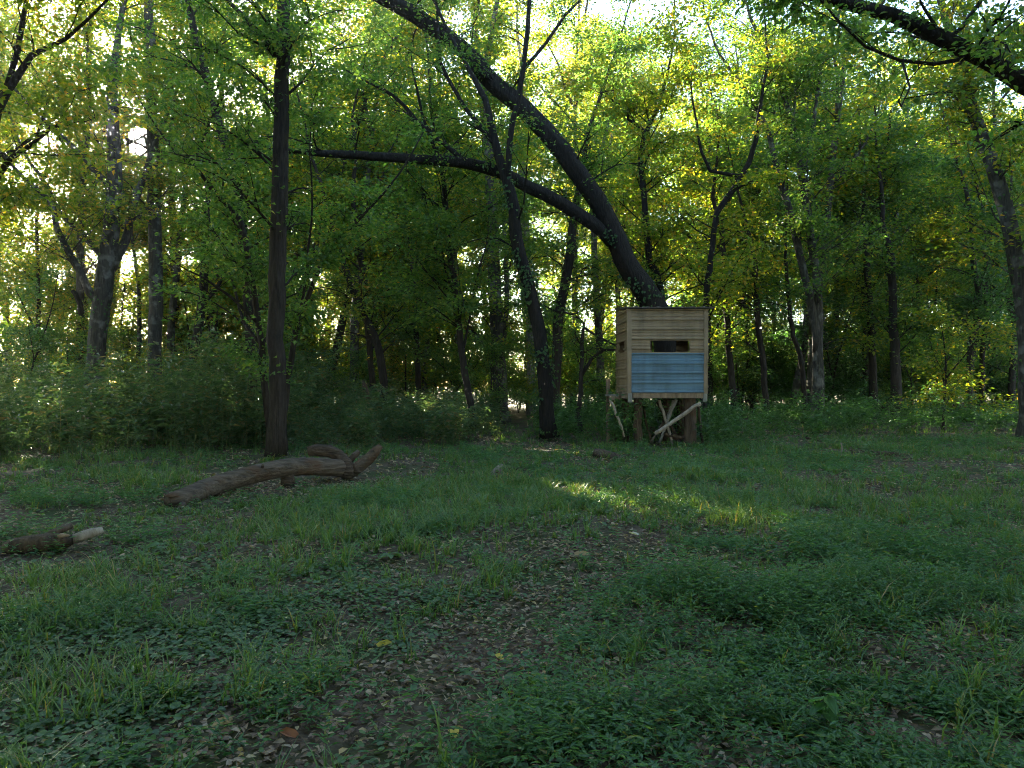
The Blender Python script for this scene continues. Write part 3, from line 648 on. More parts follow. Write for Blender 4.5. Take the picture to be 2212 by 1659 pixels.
brush_field("undergrowth", "dark undergrowth around and behind the cabin", 330, reg_right, (.4, 1.2), 33, mat='leaf_dark', leaf=(.12, .048),
            extra=[(2.75, 18.8), (2.45, 18.4), (2.3, 19), (5.0, 18.2), (5.2, 18.7), (5.6, 18.3), (4.9, 19.2), (3.9, 20.4), (6.2, 18.7), (1.9, 18.8), (1.5, 19.3), (4.5, 18.9), (4.75, 18.1), (4.85, 18.5), (4.95, 18.0), (2.6, 18.0), (3.2, 18.6), (5.4, 18.0), (5.9, 18.4)])

# ------------------------------------------------------------------ ground cover of the clearing
def blobs(x, y, items):
    r = np.zeros_like(x)
    for (px, py, sx, sy, w) in items:
        c = gpt(px, py); sxw = sx/F*c[1]; syw = abs(gpt(px, py-sy)[1]-c[1])
        r = r + w*np.exp(-((x-c[0])/sxw)**2*.5 - ((y-c[1])/syw)**2*.5)
    return r
BARE = [(950,1440,90,36,.7),(1060,1360,90,30,.7),(1170,1285,90,25,.75),(1270,1225,100,20,.8),(1340,1180,90,14,.9),(1420,1150,80,10,.6),(860,1560,120,45,.6),(700,1330,60,20,.6),(1950,1580,90,30,.8),(1650,1640,80,30,.6),(350,1600,90,30,.7),(900,1500,150,45,1.1),(960,1560,120,50,.9),(840,1215,70,18,.8),(620,1185,70,14,.8),(1300,1210,150,22,.8),(1200,1330,170,40,.8),(1060,1400,120,40,.5),(2030,1000,130,14,1.1),
        (430,1225,80,16,.6),(690,1010,90,10,.8),(1560,1160,110,12,.5),(880,1010,90,8,.7),(1290,985,70,8,.5),(600,1640,120,50,.5),(1500,1640,120,50,.4),(180,1215,70,16,.6),(1900,1390,90,30,.4),(2000,1600,110,40,.4)]
LOGLINE = np.array([gpt(405, 1085), gpt(500, 1072), gpt(600, 1052), gpt(700, 1034), gpt(770, 1028)])
LOGLINE2 = np.array([gpt(20, 1192), gpt(90, 1188), gpt(150, 1186), gpt(225, 1172)])
def near_log(x, y):
    r = np.full(x.shape, 9.)
    for LL in (LOGLINE, LOGLINE2):
        for a, b in zip(LL[:-1], LL[1:]):
            d = b-a; t = np.clip(((x-a[0])*d[0]+(y-a[1])*d[1])/(d@d), 0, 1); r = np.minimum(r, np.hypot(x-a[0]-t*d[0], y-a[1]-t*d[1]))
    return r
def bare(x, y): return np.clip(1.1*np.exp(-(near_log(x, y)/np.where(x < -3.6, .2, .38)*np.where(y < 8, 1.6, 1))**4) + blobs(x, y, BARE) + .8*np.clip((noise2(x, y, .8, 41)*.6+noise2(x, y, 2.3, 42)*.4-.5)*4, 0, 1), 0, 1)
def pick(n, d0, d1, g, pad=.06):
    d = np.sqrt(g.uniform(d0*d0, d1*d1, n)); x = g.uniform(-.674-pad, .674+pad, n)*d; return x, d

def grass(name, label, seed):
    g = np.random.default_rng(seed); m = MB()
    for (d0, d1, nt, nb, seg, wid) in ((2.3, 6, 900, 15, 3, .0075), (6, 11, 2700, 14, 3, .0095), (11, 18, 4400, 10, 2, .013), (18, 27, 3600, 8, 2, .018)):
        x, y = pick(nt*4, d0, d1, g)
        den = .08 + .42*np.clip((noise2(x, y, .6, 51)-.45)*3, 0, 1) + blobs(x, y, [(900,1090,230,45,.9),(560,1110,130,40,.5),(1900,1250,320,120,.35),(1490,1045,70,12,.8),(1950,1080,250,30,.4),(1500,1110,220,25,.5),(1200,1050,200,20,.4)])
        den = den*(1-.9*bare(x, y))*np.where((x < -.27*y) & (y > 15), .4, 1)
        keep = g.uniform(size=len(x)) < den; x, y = x[keep][:nt], y[keep][:nt]; n = len(x)
        tall_ = (.6+.8*noise2(x, y, 1.3, 52))*np.clip(near_log(x, y)/1.5, .3, 1)
        X = np.repeat(x, nb)+g.normal(size=n*nb)*.025; Y = np.repeat(y, nb)+g.normal(size=n*nb)*.025; K = n*nb
        h = np.repeat(tall_*g.uniform(.6, 1.5, n), nb)*g.uniform(.06, .21, K); a = g.uniform(0, 6.28, K); ben = g.uniform(.25, 1.0, K)*h
        zb = gz(X, Y)-.01; b = np.stack([X, Y, zb], 1); dr = np.stack([np.cos(a), np.sin(a), np.zeros(K)], 1); sd = np.stack([-np.sin(a), np.cos(a), np.zeros(K)], 1)
        w = wid*g.uniform(.7, 1.4, K)[:, None]
        ts = np.linspace(0, 1, seg+1); rows = []
        for t in ts:
            c = b + dr*(ben*t**1.8)[:, None] + np.array([0, 0, 1])*(h*(t-.28*t**3))[:, None]; ww = w*(1-t**2*.95)
            rows += [c-sd*ww/2, c+sd*ww/2] if t < 1 else [c]
        V = np.stack(rows, 1); nv = V.shape[1]; base = (np.arange(K)*nv)[:, None]
        off = m.off; m.v.append(V.reshape(-1, 3)); m.off += K*nv
        for s_ in range(seg-1):
            qd = base+np.array([2*s_, 2*s_+1, 2*s_+3, 2*s_+2]); m.l.append((qd+off).ravel()); m.n.extend([4]*K)
        tr = base+np.array([2*(seg-1), 2*(seg-1)+1, nv-1]); m.l.append((tr+off).ravel()); m.n.extend([3]*K)
    return tag(m.build(name, M['grass']), label, "grass", kind="stuff")
grass("grass", "tufted green grass over the shaded clearing", 61)

def low_plants(name, label, seed):
    g = np.random.default_rng(seed); P = []; A = []; L = []
    for (d0, d1, ns, sz) in ((2.3, 5.5, 5600, .05), (5.5, 10, 7500, .06), (10, 20, 7000, .08)):
        x, y = pick(ns*4, d0, d1, g)
        den = blobs(x, y, [(1900,1500,420,200,1.0),(1400,1620,260,60,.9),(1480,1290,130,45,1.1),(1720,1300,150,45,1.1),(2100,1250,260,60,.5),(1490,1045,80,14,1.),(2040,945,110,14,1.2),(1780,1190,150,20,.9),(1150,1000,80,12,.7),(1620,990,200,20,.8),(1050,985,60,10,.8)]) + .5*np.clip((noise2(x, y, .7, 71)-.5)*4, 0, 1)
        den = den*np.clip((noise2(x, y, .45, 74)-.28)*3.2, .05, 1)
        den = den*(1-.85*bare(x, y)); keep = g.uniform(size=len(x)) < den; x, y = x[keep][:ns], y[keep][:ns]; n = len(x); nb = 8
        h = g.uniform(.04, .2, n)*(.4+1.2*noise2(x, y, .6, 72)); lean = g.normal(size=(n, 2))*.35
        t = np.tile(np.linspace(.25, 1, nb), n); X = np.repeat(x+0, nb)+np.repeat(lean[:, 0]*h, nb)*t; Y = np.repeat(y, nb)+np.repeat(lean[:, 1]*h, nb)*t
        Zc = gz(X, Y)+np.repeat(h, nb)*t; a = np.repeat(g.uniform(0, 6.28, n), nb)+np.tile(np.arange(nb)*2.6, n)+g.normal(size=n*nb)*.3
        P.append(np.stack([X, Y, Zc], 1)); A.append(np.stack([np.cos(a), np.sin(a), g.uniform(-.2, .5, n*nb)], 1)); L.append(sz*g.uniform(.6, 1.25, n*nb))
    P = np.concatenate(P); A = np.concatenate(A); L = np.concatenate(L); nr = norm(np.array([0, 0, 1.])+g.normal(size=P.shape)*.3)
    m = MB(); nearp = P[:, 1] < 6.5
    for sel, kk in ((nearp, 6), (~nearp, 4)):
        v, k = leaves(P[sel], A[sel], nr[sel], L[sel], L[sel]*(.27 if kk == 6 else .32), kk, fold=.03, curl=.12); m.add_poly(v, k)
    return tag(m.build(name, M['stilt']), label, "ground cover", kind="stuff")
low_plants("low_foliage", "low lance leaved plants matting the clearing's right side", 73)

def round_cover(name, label, seed):
    g = np.random.default_rng(seed); P = []; L = []
    for (d0, d1, ns, sz) in ((2.3, 5.5, 16000, .028), (5.5, 10, 18000, .034), (10, 17, 9000, .05)):
        x, y = pick(ns*3, d0, d1, g)
        den = blobs(x, y, [(250,1450,430,200,1.0),(700,1500,300,160,.7),(1000,1290,250,50,.4),(150,1300,250,70,.6),(1150,1180,220,30,.4)])*np.clip((noise2(x, y, .55, 81)-.3)*2.6, 0, 1) + .12
        den = den*(1-.75*bare(x, y)); keep = g.uniform(size=len(x)) < den; x, y = x[keep][:ns], y[keep][:ns]; n = len(x)
        P.append(np.stack([x, y, gz(x, y)+g.uniform(.012, .06, n)], 1)); L.append(sz*g.uniform(.6, 1.3, n))
    P = np.concatenate(P); L = np.concatenate(L); n = len(P); a = g.uniform(0, 6.28, n); A = np.stack([np.cos(a), np.sin(a), g.normal(size=n)*.15], 1); nr = norm(np.array([0, 0, 1.])+g.normal(size=(n, 3))*.28)
    v, k = leaves(P, A, nr, L, L*1.0, 8, fold=.08, curl=.05); m = MB(); m.add_poly(v, k)
    return tag(m.build(name, M['roundleaf']), label, "ground cover", kind="stuff")
round_cover("ground_ivy", "creeping round leaved plants over the clearing's left side", 83)

def litter(seed):
    g = np.random.default_rng(seed); P = []; L = []
    for (d0, d1, ns, sz) in ((2.3, 6, 11000, .043), (6, 12, 14000, .055), (12, 24, 9000, .085)):
        x, y = pick(ns*3, d0, d1, g); den = .25+.9*bare(x, y); keep = g.uniform(size=len(x)) < den; x, y = x[keep][:ns], y[keep][:ns]; n = len(x)
        P.append(np.stack([x, y, gz(x, y)+g.uniform(.006, .035, n)], 1)); L.append(sz*g.uniform(.5, 1.4, n))
    P = np.concatenate(P); L = np.concatenate(L); n = len(P); a = g.uniform(0, 6.28, n); A = np.stack([np.cos(a), np.sin(a), g.normal(size=n)*.12], 1); nr = norm(np.array([0, 0, 1.])+g.normal(size=(n, 3))*.25)
    v, k = leaves(P, A, nr, L, L*.55, 6, fold=.12, curl=.1); m = MB(); m.add_poly(v, k)
    tag(m.build("leaf_litter", M['litter']), "brown dead leaves strewn over the bare patches", "leaf litter", kind="stuff")
    # dry straw on the bare spots
    n = 5200; x, y = pick(n*6, 2.4, 9, g); den = np.clip(blobs(x, y, [(900,1500,120,35,1.0),(960,1560,90,35,.8),(130,1645,90,20,.9),(1330,1200,80,10,.4),(1900,1400,60,20,.4)]), 0, 1); keep = g.uniform(size=len(x)) < den*.6+.015; x, y = x[keep][:n], y[keep][:n]; n = len(x)
    a = g.normal(size=n)*.6+1.9; ln = g.uniform(.05, .16, n); P = np.stack([x, y, gz(x, y)+g.uniform(.01, .03, n)], 1); A = np.stack([np.cos(a), np.sin(a), g.normal(size=n)*.12], 1)
    v, k = leaves(P, A, norm(np.array([0, 0, 1.])+g.normal(size=(n, 3))*.3), ln, np.full(n, .005), 4, 0, 0); m = MB(); m.add_poly(v, k)
    tag(m.build("dry_straw", M['straw']), "dry grass stalks lying on the bare patches", "straw", kind="stuff")
litter(91)

# ------------------------------------------------------------------ the hunting blind
FX0, FX1, FY0, FY1 = 2.757, 4.622, 18.0, 19.9      # front face left/right, front/back
ZB, ZTF, ZTB = 1.29, 3.275, 3.395
blind = empty("hunting_blind", (3.69, 18.95, 0), "raised sheet metal hunting cabin, tan above and blue below, standing on log legs", "hunting blind")
BO = np.array(blind.location)
def ribz(z, rib0, pitch=.2285):
    """relief of the pressed sheet at height z"""
    t = ((z-rib0)/pitch) % 1.0
    t = np.minimum(t, 1-t)*pitch
    o = np.clip((.026-t)/.009, 0, 1)*.034
    for k in (1/3., 2/3.):
        tt = ((z-rib0)/pitch-k) % 1.0; tt = np.minimum(tt, 1-tt)*pitch; o = np.maximum(o, np.clip((.012-tt)/.006, 0, 1)*.008)
    return o
def sheet(name, u0, u1, z0, z1, rib0, mat, place_, hole=None, ztop=None, label=None):
    """pressed sheet panel, ribs running along u; place_(u, z, out) -> xyz"""
    br = [z0, z1] + ([hole[2], hole[3]] if hole else [])
    for k in range(-14, 14):
        c = rib0 + k*.2285; br += [c-.026, c-.017, c+.017, c+.026]
        for f in (1/3., 2/3.): br += [c+.2285*f-.012, c+.2285*f-.006, c+.2285*f+.006, c+.2285*f+.012]
    zs = np.unique(np.round([z for z in br if z0 <= z <= z1], 5))
    m = MB()
    def strip(ua, ub, zz):
        if len(zz) < 2: return
        us = np.linspace(ua, ub, max(2, int((ub-ua)/.12)+1)); o = ribz(zz, rib0)
        wob = lambda u, z: .004*math.sin(3.1*u+1.3*z)+.003*math.sin(7*u)
        V = [[place_(u, (z if ztop is None else min(z, ztop(u))), o[i_]+wob(u, z)) for u in us] for i_, z in enumerate(zz)]
        V = np.array(V).reshape(-1, 3)-BO; n = len(us); i_ = (np.arange(len(zz)-1)[:, None]*n+np.arange(n-1)[None, :])
        m.add_idx(V, np.stack([i_, i_+1, i_+n+1, i_+n], -1).reshape(-1, 4))
    if hole:
        a, b, c, d = hole
        strip(u0, u1, zs[zs <= c]); strip(u0, u1, zs[zs >= d]); zz = zs[(zs >= c) & (zs <= d)]; strip(u0, a, zz); strip(b, u1, zz)
    else: strip(u0, u1, zs)
    o = m.build(name, M[mat], blind)
    md = o.modifiers.new("thickness", 'SOLIDIFY'); md.thickness = .003; md.offset = -1
    if label: o["label"] = label
    return o
front = lambda u, z, o: (u, FY0-o, z)
left = lambda u, z, o: (FX0-o, u, z)
right = lambda u, z, o: (FX1+o, FY0+FY1-u, z)
back = lambda u, z, o: (FX0+FX1-u, FY1+o, z)
sheet("wall_panel", FX0, FX1, 2.20, ZTF, 2.808, 'tan', front, hole=(3.279, 4.207, 2.257, 2.53), label="tan front panel with a long viewing slot")
sheet("wall_panel", FX0+.075, FX1-.075, 1.30, 2.235, 1.769, 'blue', lambda u, z, o: (u, FY0-.012-o, z), label="blue ribbed panel below the viewing slot")
sheet("wall_panel", FY0, FY1, ZB, ZTB, 2.808, 'tan', left, hole=(18.65, 19.45, 2.28, 2.55), ztop=lambda u: ZTF+(u-FY0)/(FY1-FY0)*(ZTB-ZTF), label="tan left side panel with a window hole")
sheet("wall_panel", FY0, FY1, ZB, ZTB, 2.808, 'tan', right, hole=(18.5, 19.3, 2.28, 2.55), ztop=lambda u: ZTB-(u-FY0)/(FY1-FY0)*(ZTB-ZTF))
sheet("wall_panel", FX0, FX1, ZB, ZTB, 2.808, 'tan', back, hole=(3.08, 3.70, 2.2, 2.78))
def part(name, mat, fn, label=None, smooth=False):
    m = MB(); fn(m); o = m.build(name, M[mat], blind, smooth)
    if label: o["label"] = label
    return o
def bx(a, b):
    return lambda m: m.box(np.array(a)-BO, np.array(b)-BO)
# corner trims, an upper length lapping a lower one
part("corner_trim", 'tan', bx((FX0-.024, FY0-.034, 2.07), (FX0+.075, FY0-.024, ZTF)))
part("corner_trim", 'tan', bx((FX0-.02, FY0-.030, ZB-.01), (FX0+.068, FY0-.0215, 2.066)))
part("corner_trim", 'tan', bx((FX1-.075, FY0-.034, 2.02), (FX1+.024, FY0-.024, ZTF)))
part("corner_trim", 'tan', bx((FX1-.085, FY0-.034, ZB-.02), (FX1+.012, FY0-.024, 2.016)))
part("corner_trim", 'tan', bx((FX0-.034, FY0-.02, ZB), (FX0-.025, FY0+.06, ZTF)))
part("corner_trim", 'tan', bx((FX0-.034, FY1-.07, ZB), (FX0-.025, FY1+.02, ZTB)))
def roof(m):
    x0, x1, y0, y1 = FX0-.06, FX1+.17, FY0-.10, FY1+.12; n = 64
    xs = np.linspace(x0, x1, n); rib = np.array([.022 if (i_ % 8) in (0,) else (.006 if (i_ % 8) == 4 else 0) for i_ in range(n)])
    rows = []
    for (y, z) in ((y0, ZTF+.012), (y1, ZTB+.04)):
        for dz in (0, .03): rows.append(np.stack([xs, np.full(n, y), np.full(n, z+dz)+(rib if dz else 0)], 1))
    V = np.stack([rows[0], rows[1], rows[3], rows[2]], 0)      # front-bottom, front-top, back-top, back-bottom
    k = np.arange(n-1); idx = []
    for a, b in ((0, 1), (1, 2), (2, 3), (3, 0)): idx.append(np.stack([a*n+k, a*n+k+1, b*n+k+1, b*n+k], 1))
    m.add_idx(V.reshape(-1, 3)-BO, np.concatenate(idx)); o = m.off-4*n
    m.l.append(np.array([0, n, 2*n, 3*n])+o); m.n.append(4); m.l.append(np.array([n-1, 4*n-1, 3*n-1, 2*n-1])+o); m.n.append(4)
part("roof", 'roof', roof)
part("floor_board", 'board', bx((FX0+.02, FY0+.03, 1.21), (FX1-.02, FY1-.02, 1.28)))
part("floor_beam", 'board', bx((FX0+.10, FY0-.025, 1.165), (FX1-.10, FY0+.02, 1.287)))
part("floor_beam", 'board', bx((FX0-.02, FY0+.03, 1.15), (FX0+.016, FY1+.02, 1.287)))
part("floor_beam", 'board', bx((FX1-.016, FY0+.03, 1.15), (FX1+.02, FY1+.02, 1.287)))
part("corner_block", 'greyboard', bx((FX0-.01, FY0-.03, 1.065), (FX0+.09, FY0+.02, 1.286)))
part("corner_block", 'greyboard', bx((FX1-.09, FY0-.03, 1.085), (FX1-.0, FY0+.02, 1.27)))
part("corner_block", 'board', bx((FX0-.10, FY0+.9, 1.19), (FX0-.022, FY0+1.0, 1.31)))
def logtube(a, b, r0, r1, seed, n=10):
    def f(m):
        g = np.random.default_rng(seed); t = np.linspace(0, 1, 9)[:, None]; p = np.array(a)*(1-t)+np.array(b)*t + g.normal(size=(9, 3))*.008
        m.tube(p-BO, np.linspace(r0, r1, 9), n, bump=.06, seed=seed)
    return f
for k, (x, y, r_) in enumerate([(4.27, 18.25, .15), (3.03, 18.3, .095), (4.36, 19.6, .10), (3.95, 19.5, .085), (2.92, 19.6, .09)]):
    part("leg", 'rotwood' if k else 'deadwood', logtube((x+.02, y, -.2), (x, y, 1.2), r_*1.08, r_, 300+k, 14), smooth=True)
cz = lambda cx_, cy_, D: tuple(at((1650+cx_*.36166)*.73733, (800+cy_*.36166)*.73733, D))
for k, (a, b, D0, D1, r_, mt_) in enumerate([((740,1305),(1110,1050),17.85,17.95,.05,'palewood'), ((780,1025),(900,1420),18.2,18.3,.034,'palewood'), ((915,1022),(775,1375),18.15,18.4,.038,'greyboard'),
        ((830,1280),(985,1400),18.9,18.3,.04,'deadwood'), ((385,1030),(500,1320),18.0,18.1,.033,'palewood'), ((890,1030),(840,1170),18.3,18.4,.03,'greyboard'), ((700,1250),(800,1300),19.2,19.,.05,'rotwood'), ((940,1150),(985,1080),18.6,18.9,.025,'deadwood'), ((760,1040),(960,1390),19.0,18.6,.04,'rotwood'), ((640,1060),(720,1400),18.8,18.5,.03,'rotwood'), ((870,1120),(700,1380),18.5,18.3,.028,'deadwood'), ((1090,1060),(1130,1400),18.5,18.4,.035,'rotwood'), ((430,1060),(420,1380),19.3,19.3,.04,'rotwood'), ((820,1300),(1000,1340),18.3,18.2,.04,'rotwood')]):
    part("brace", mt_, logtube(cz(*a, D0), cz(*b, D1), r_, r_*.9, 320+k, 8), smooth=True)
# landing at the back left corner
part("landing_board", 'greyboard', bx((FX0-.33, FY0+1.05, 1.19), (FX0-.04, FY0+1.85, 1.235)))
part("landing_beam", 'board', bx((FX0-.32, FY0+1.0, 1.09), (FX0-.045, FY0+1.045, 1.188)))
part("landing_post", 'board', bx((FX0-.30, FY0+1.75, -.1), (FX0-.21, FY0+1.84, 1.62)))

# ------------------------------------------------------------------ the evening haze
HAZE = 0.0005
if HAZE:
    bm = bmesh.new(); bmesh.ops.create_cube(bm, size=1.0); me = bpy.data.meshes.new("haze"); bm.to_mesh(me); bm.free()
    hz = bpy.data.objects.new("haze", me); C.objects.link(hz); hz.scale = (760, 760, 34); hz.location = (0, 13, 15); hz["kind"] = "stuff"
    m = bpy.data.materials.new("haze_air"); m.use_nodes = True; nt = m.node_tree; nt.nodes.clear(); o_ = nt.nodes.new("ShaderNodeOutputMaterial"); pv = nt.nodes.new("ShaderNodeVolumePrincipled")
    pv.inputs["Color"].default_value = (.95, .95, .95, 1); pv.inputs["Density"].default_value = HAZE; pv.inputs["Anisotropy"].default_value = .92; nt.links.new(pv.outputs[0], o_.inputs["Volume"]); me.materials.append(m)

# ------------------------------------------------------------------ logs and dead wood
def mk(name, label, cat, origin, group=None): return empty(name, origin, label, cat, group)
def pxpath(pl):   # (px,py,D,width_px)
    return np.array([at(p[0], p[1], p[2]) for p in pl]), np.array([p[3]/2/F*p[2] for p in pl])
def seg(parent, name, pl, mat, seed, n=14, bump=.07, step=.12, label=None, jag=0):
    p, r = pxpath(pl); p, r = resample(p, r, step); g = np.random.default_rng(seed); p = p+g.normal(size=p.shape)*.003
    m = MB(); m.tube(p-np.array(parent.location), r, n, bump=bump, seed=seed)
    o = m.build(name, M[mat], parent, smooth=True)
    if label: o["label"] = label
    return o
c8 = lambda cx_, cy_: ((400+cx_*.36166)*.73733, (1200+cy_*.36166)*.73733)
lg = mk("fallen_log", "long arched fallen log lying in the grass before the tall trunk", "log", (-3.2, 11, 0))
def L8(l): return [(*c8(a, b), D, w*.2667) for (a, b, D, w) in l]
seg(lg, "log_trunk", L8([(255,745,9.15,120),(330,730,9.25,150),(450,690,9.5,158),(600,625,9.9,160),(900,535,10.5,150),(1200,472,11.1,142),(1450,462,11.6,140),(1650,472,11.9,140),(1740,480,12.0,110)]), 'logwood', 400, 18, step=.08)
seg(lg, "forked_limb", L8([(1395,338,12.0,75),(1450,325,12.0,95),(1560,335,12.0,100),(1640,370,12.0,95),(1690,430,11.95,110),(1705,500,11.9,115),(1710,560,11.9,90)]), 'logrot', 401, label="dark barked fork curling back over the log")
seg(lg, "end_limb", L8([(1730,500,12.0,110),(1800,465,12.0,100),(1880,400,12.1,95),(1930,345,12.1,85),(1968,300,12.2,55)]), 'logwood', 402)
seg(lg, "stub", L8([(1720,420,12.1,50),(1760,375,12.15,50),(1805,338,12.2,42)]), 'logwood', 403, 8)
seg(lg, "prop_stub", L8([(1215,500,11.15,110),(1220,560,11.15,105),(1222,640,11.15,115)]), 'logrot', 404)
seg(lg, "splinter", L8([(330,700,9.2,60),(270,690,9.1,40),(235,700,9.05,12)]), 'logwood', 405, 7); seg(lg, "splinter", L8([(380,770,9.15,60),(350,800,9.05,40),(330,815,9.0,10)]), 'logwood', 406, 7)
seg(lg, "knot", L8([(1020,470,10.6,30),(1025,440,10.6,22)]), 'logrot', 407, 7)

l4 = lambda cx_, cy_: ((cx_*.22604)*.73733, (1450+cy_*.22604)*.73733)
rl = mk("rotting_log", "small rotting log half sunk in grass at the left edge", "log", (-4.2, 7.2, 0))
S4 = .22604*.73733
def L4(l): return [(*l4(a, b), D, w*S4) for (a, b, D, w) in l]
seg(rl, "log_body", L4([(60,690,6.7,150),(200,650,6.7,210),(450,620,6.7,235),(650,610,6.75,240),(820,590,6.8,215),(930,580,6.85,150)]), 'rotwood', 410)
seg(rl, "pale_limb", L4([(930,590,6.85,120),(1050,545,6.85,130),(1200,495,6.9,125),(1340,450,6.95,80)]), 'palewood', 411)
seg(rl, "broken_limb", L4([(600,540,6.95,90),(760,465,7.0,95),(930,395,7.1,75)]), 'deadwood', 412)
seg(rl, "splinter", L4([(740,560,6.75,70),(800,525,6.72,60),(890,520,6.7,25)]), 'board', 413, 7)

def small_log(name, label, cat, pl, mat, seed, n=10):
    p, r = pxpath(pl); o = mk(name, label, cat, (p[0][0], p[0][1], 0)); seg(o, "wood", pl, mat, seed, n, bump=.14, step=.06); return o
l = small_log("fallen_branch", "dark stubby chunk of log lying before the cabin's left legs", "log", [(1283,976,15.6,18),(1300,983,15.6,28),(1325,988,15.6,24),(1343,990,15.6,14)], 'rotwood', 420)
l = small_log("fallen_branch", "thin grey branch in the grass touching the dark log chunk by the cabin", "branch", [(1318,1000,15.3,7),(1338,994,15.3,10),(1352,987,15.3,8)], 'deadwood', 421, 7)
l = small_log("wood_chunk", "pale splintered wood chunk on the grass in the middle of the clearing", "wood chunk", [(1053,1030,13,6),(1064,1024,13.1,13),(1074,1018,13.1,20),(1082,1008,13.1,14),(1084,1003,13.1,6)], 'palewood', 422)
l = small_log("fallen_branch", "dark mossy branch right of the pale wood chunk", "branch", [(1090,1015,13.4,10),(1120,1014,13.4,13),(1160,1018,13.4,12),(1200,1021,13.4,8)], 'rotwood', 423)
l = small_log("fallen_branch", "grey branch at the end of the leaf strewn patch on the right", "branch", [(1895,978,15.9,7),(1920,980,15.9,10),(1945,985,15.8,13),(1966,991,15.8,14),(1969,993,15.8,8)], 'deadwood', 424)
l = small_log("fallen_branch", "long thin reddish branch lying before the twin stemmed tree", "branch", [(1740,945,20.5,4),(1785,955,19.5,6),(1830,965,18.4,6),(1870,972,17.6,5),(1890,970,17.4,3)], 'deadwood', 425, 6)
l = small_log("dead_stalk", "upright dry stalk beside the long reddish branch", "stalk", [(1818,992,15.6,4),(1818,975,15.6,4),(1818,955,15.6,3)], 'straw' if False else 'palewood', 426, 6)
l = small_log("rotten_stump", "little dark rotten stump in the low plants on the right", "stump", [(1866,1310,5.25,34),(1862,1295,5.28,30),(1856,1280,5.3,24),(1848,1272,5.3,12)], 'rotwood', 427)
l = small_log("bark_chip", "pale curved bark chip on the leaf litter in mid clearing", "bark chip", [(1278,1181,7.15,4),(1286,1178,7.17,9),(1300,1176,7.18,10),(1311,1172,7.2,4)], 'palewood', 428)
l = small_log("bark_chip", "flat brownish bark piece right of the sunlit grass tufts", "bark chip", [(1405,1160,7.6,5),(1418,1160,7.6,8),(1440,1160,7.6,8),(1446,1161,7.6,4)], 'deadwood', 429)
l = small_log("fallen_branch", "thin dark stick slanting over the leaf litter at left front", "branch", [(230,1575,3.35,3),(290,1545,3.5,4),(345,1515,3.62,4),(390,1497,3.7,3)], 'rotwood', 430, 6)
l = small_log("broken_snag", "pale broken snag stub in the brush left of the two crossing trunks", "stump", [(800,905,25,14),(795,865,25,13),(788,835,25,11),(783,820,25,5)], 'deadwood', 431)
l = small_log("wood_chunk", "bleached stick at the far left edge of the grass in front", "branch", [(5,1475,3.8,8),(30,1468,3.82,10),(75,1460,3.85,8)], 'palewood', 432)

# broad leaved seedlings, each leaf a part
def seedling(label, px, py, h, n, L, seed, mat='roundleaf', wr=.5, drop=-.1):
    g = np.random.default_rng(seed); c = gpt(px, py); z = float(gz(*c)); e = empty("seedling", (c[0], c[1], z), label, "plant")
    st = branch_path(np.array([0, 0, -.02]), np.array([g.normal()*.1, g.normal()*.1, 1]), h, g, droop=0, n=5, wig=.06); m = MB(); m.tube(st, np.linspace(.004, .002, 5), 5); m.build("stem", M[mat], e, True)
    for k in range(n):
        t = .45+.55*(k+1)/n; p = np.array([np.interp(t, np.linspace(0, 1, 5), st[:, i_]) for i_ in range(3)]); a = k*2.4+g.uniform(0, 1)
        ax = np.array([[math.cos(a), math.sin(a), drop+g.uniform(-.15, .35)]]); v, kk = leaves(p[None], ax, norm(np.array([[0, 0, 1.]])+g.normal(size=(1, 3))*.25), [L*g.uniform(.75, 1.2)], [L*wr], 8 if wr > .6 else 6, .06, .15)
        m = MB(); m.add_poly(v, kk); m.build("leaf", M[mat], e)
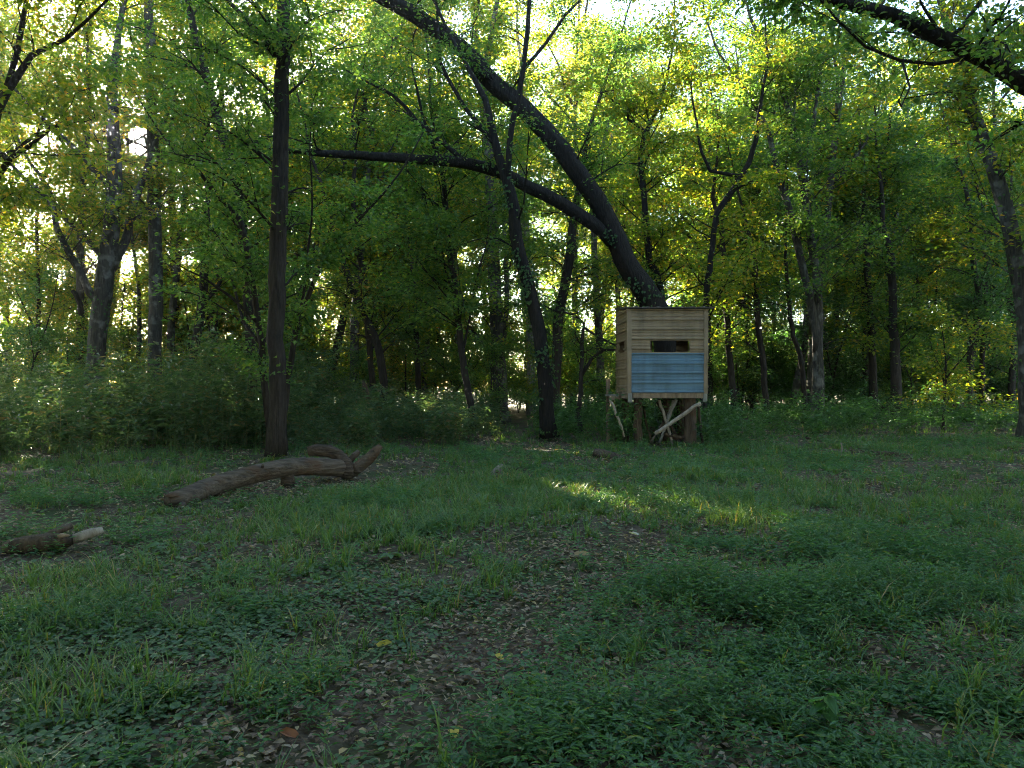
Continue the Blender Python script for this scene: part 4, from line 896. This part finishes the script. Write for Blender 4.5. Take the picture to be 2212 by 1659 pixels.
for k, a in enumerate([("pale three leaved seedling between the rotting log and the fallen log", 352,1190,.10,5,.13), ("wide leaved seedling at the edge of the bare patch in mid clearing", 838,1205,.10,6,.16),
      ("drooping heart leaved plant standing among low plants at lower right", 1785,1590,.24,9,.075,950,'stilt',.7,-.5), ("broad leaved seedling in shade at the foot of the twin stemmed tree", 1778,965,.3,8,.2), ("whitish leaved plant beside the fallen log's broken end", 335,1092,.35,12,.11),
      ("seedling with pointed leaves at the right rim of the sunlit strip", 1715,1195,.12,5,.14), ("leafy seedling by the long reddish branch", 2015 if False else 1880,985,.3,9,.2), ("single broad leafed sprout in the bottom right corner", 2130,1470,.06,3,.08)]):
    lab, px, py, h, n, L = a[:6]; rest = a[6:]
    seedling(lab, px, py, h, n, L, *(rest if rest else (940+k,)))
# single fallen leaves that catch the eye
def fallen(label, px, py, L, col, seed):
    g = np.random.default_rng(seed); c = gpt(px, py); z = float(gz(*c))+.03; a = g.uniform(0, 6.28)
    v, kk = leaves(np.zeros((1, 3)), np.array([[math.cos(a), math.sin(a), .2]]), norm(np.array([[0, -.4, 1.]])+g.normal(size=(1, 3))*.2), [L], [L*.5], 8, .12, .12); m = MB(); m.add_poly(v, kk)
    mt = bpy.data.materials.get(col) or leaf_mat(col, [(0, {'tan_leaf': (.3,.22,.12), 'yellow_leaf': (.42,.33,.05), 'rust_leaf': (.22,.08,.03), 'white_leaf': (.45,.43,.38)}[col])]*2, mix=.15, rough=.7)
    o = m.build("fallen_leaf", mt); o.location = (c[0], c[1], z); tag(o, label, "leaf", "fallen leaves that stand out on the grass")
for k, a in enumerate([("tan curled leaf right of the pale bark chip in mid clearing", 1240,1203,.14,'tan_leaf'), ("yellow leaf on grass left of the straw patch", 815,1398,.1,'yellow_leaf'), ("pale yellow leaf standing below the straw patch", 980,1605,.09,'yellow_leaf'),
      ("rust leaf in the grass at lower left of the straw patch", 640,1625,.1,'rust_leaf'), ("small white leaf in front of the sunlit grass strip", 1248,1127,.1,'white_leaf'), ("white leaf scrap on bare soil right of the tan leaf", 1378,1163,.12,'white_leaf'),
      ("rust leaf low in the bottom right corner", 1872,1590,.08,'rust_leaf'), ("tan leaf among the low plants right of the dark stump", 1945,1350,.1,'tan_leaf'), ("white scrap of leaf at the bottom left", 118,1632,.05,'white_leaf'), ("yellow leaf right of the straw patch", 1085,1438,.08,'yellow_leaf'), ("tan leaf lower left among round leaves", 505,1585,.1,'tan_leaf')]):
    fallen(*a, 970+k)
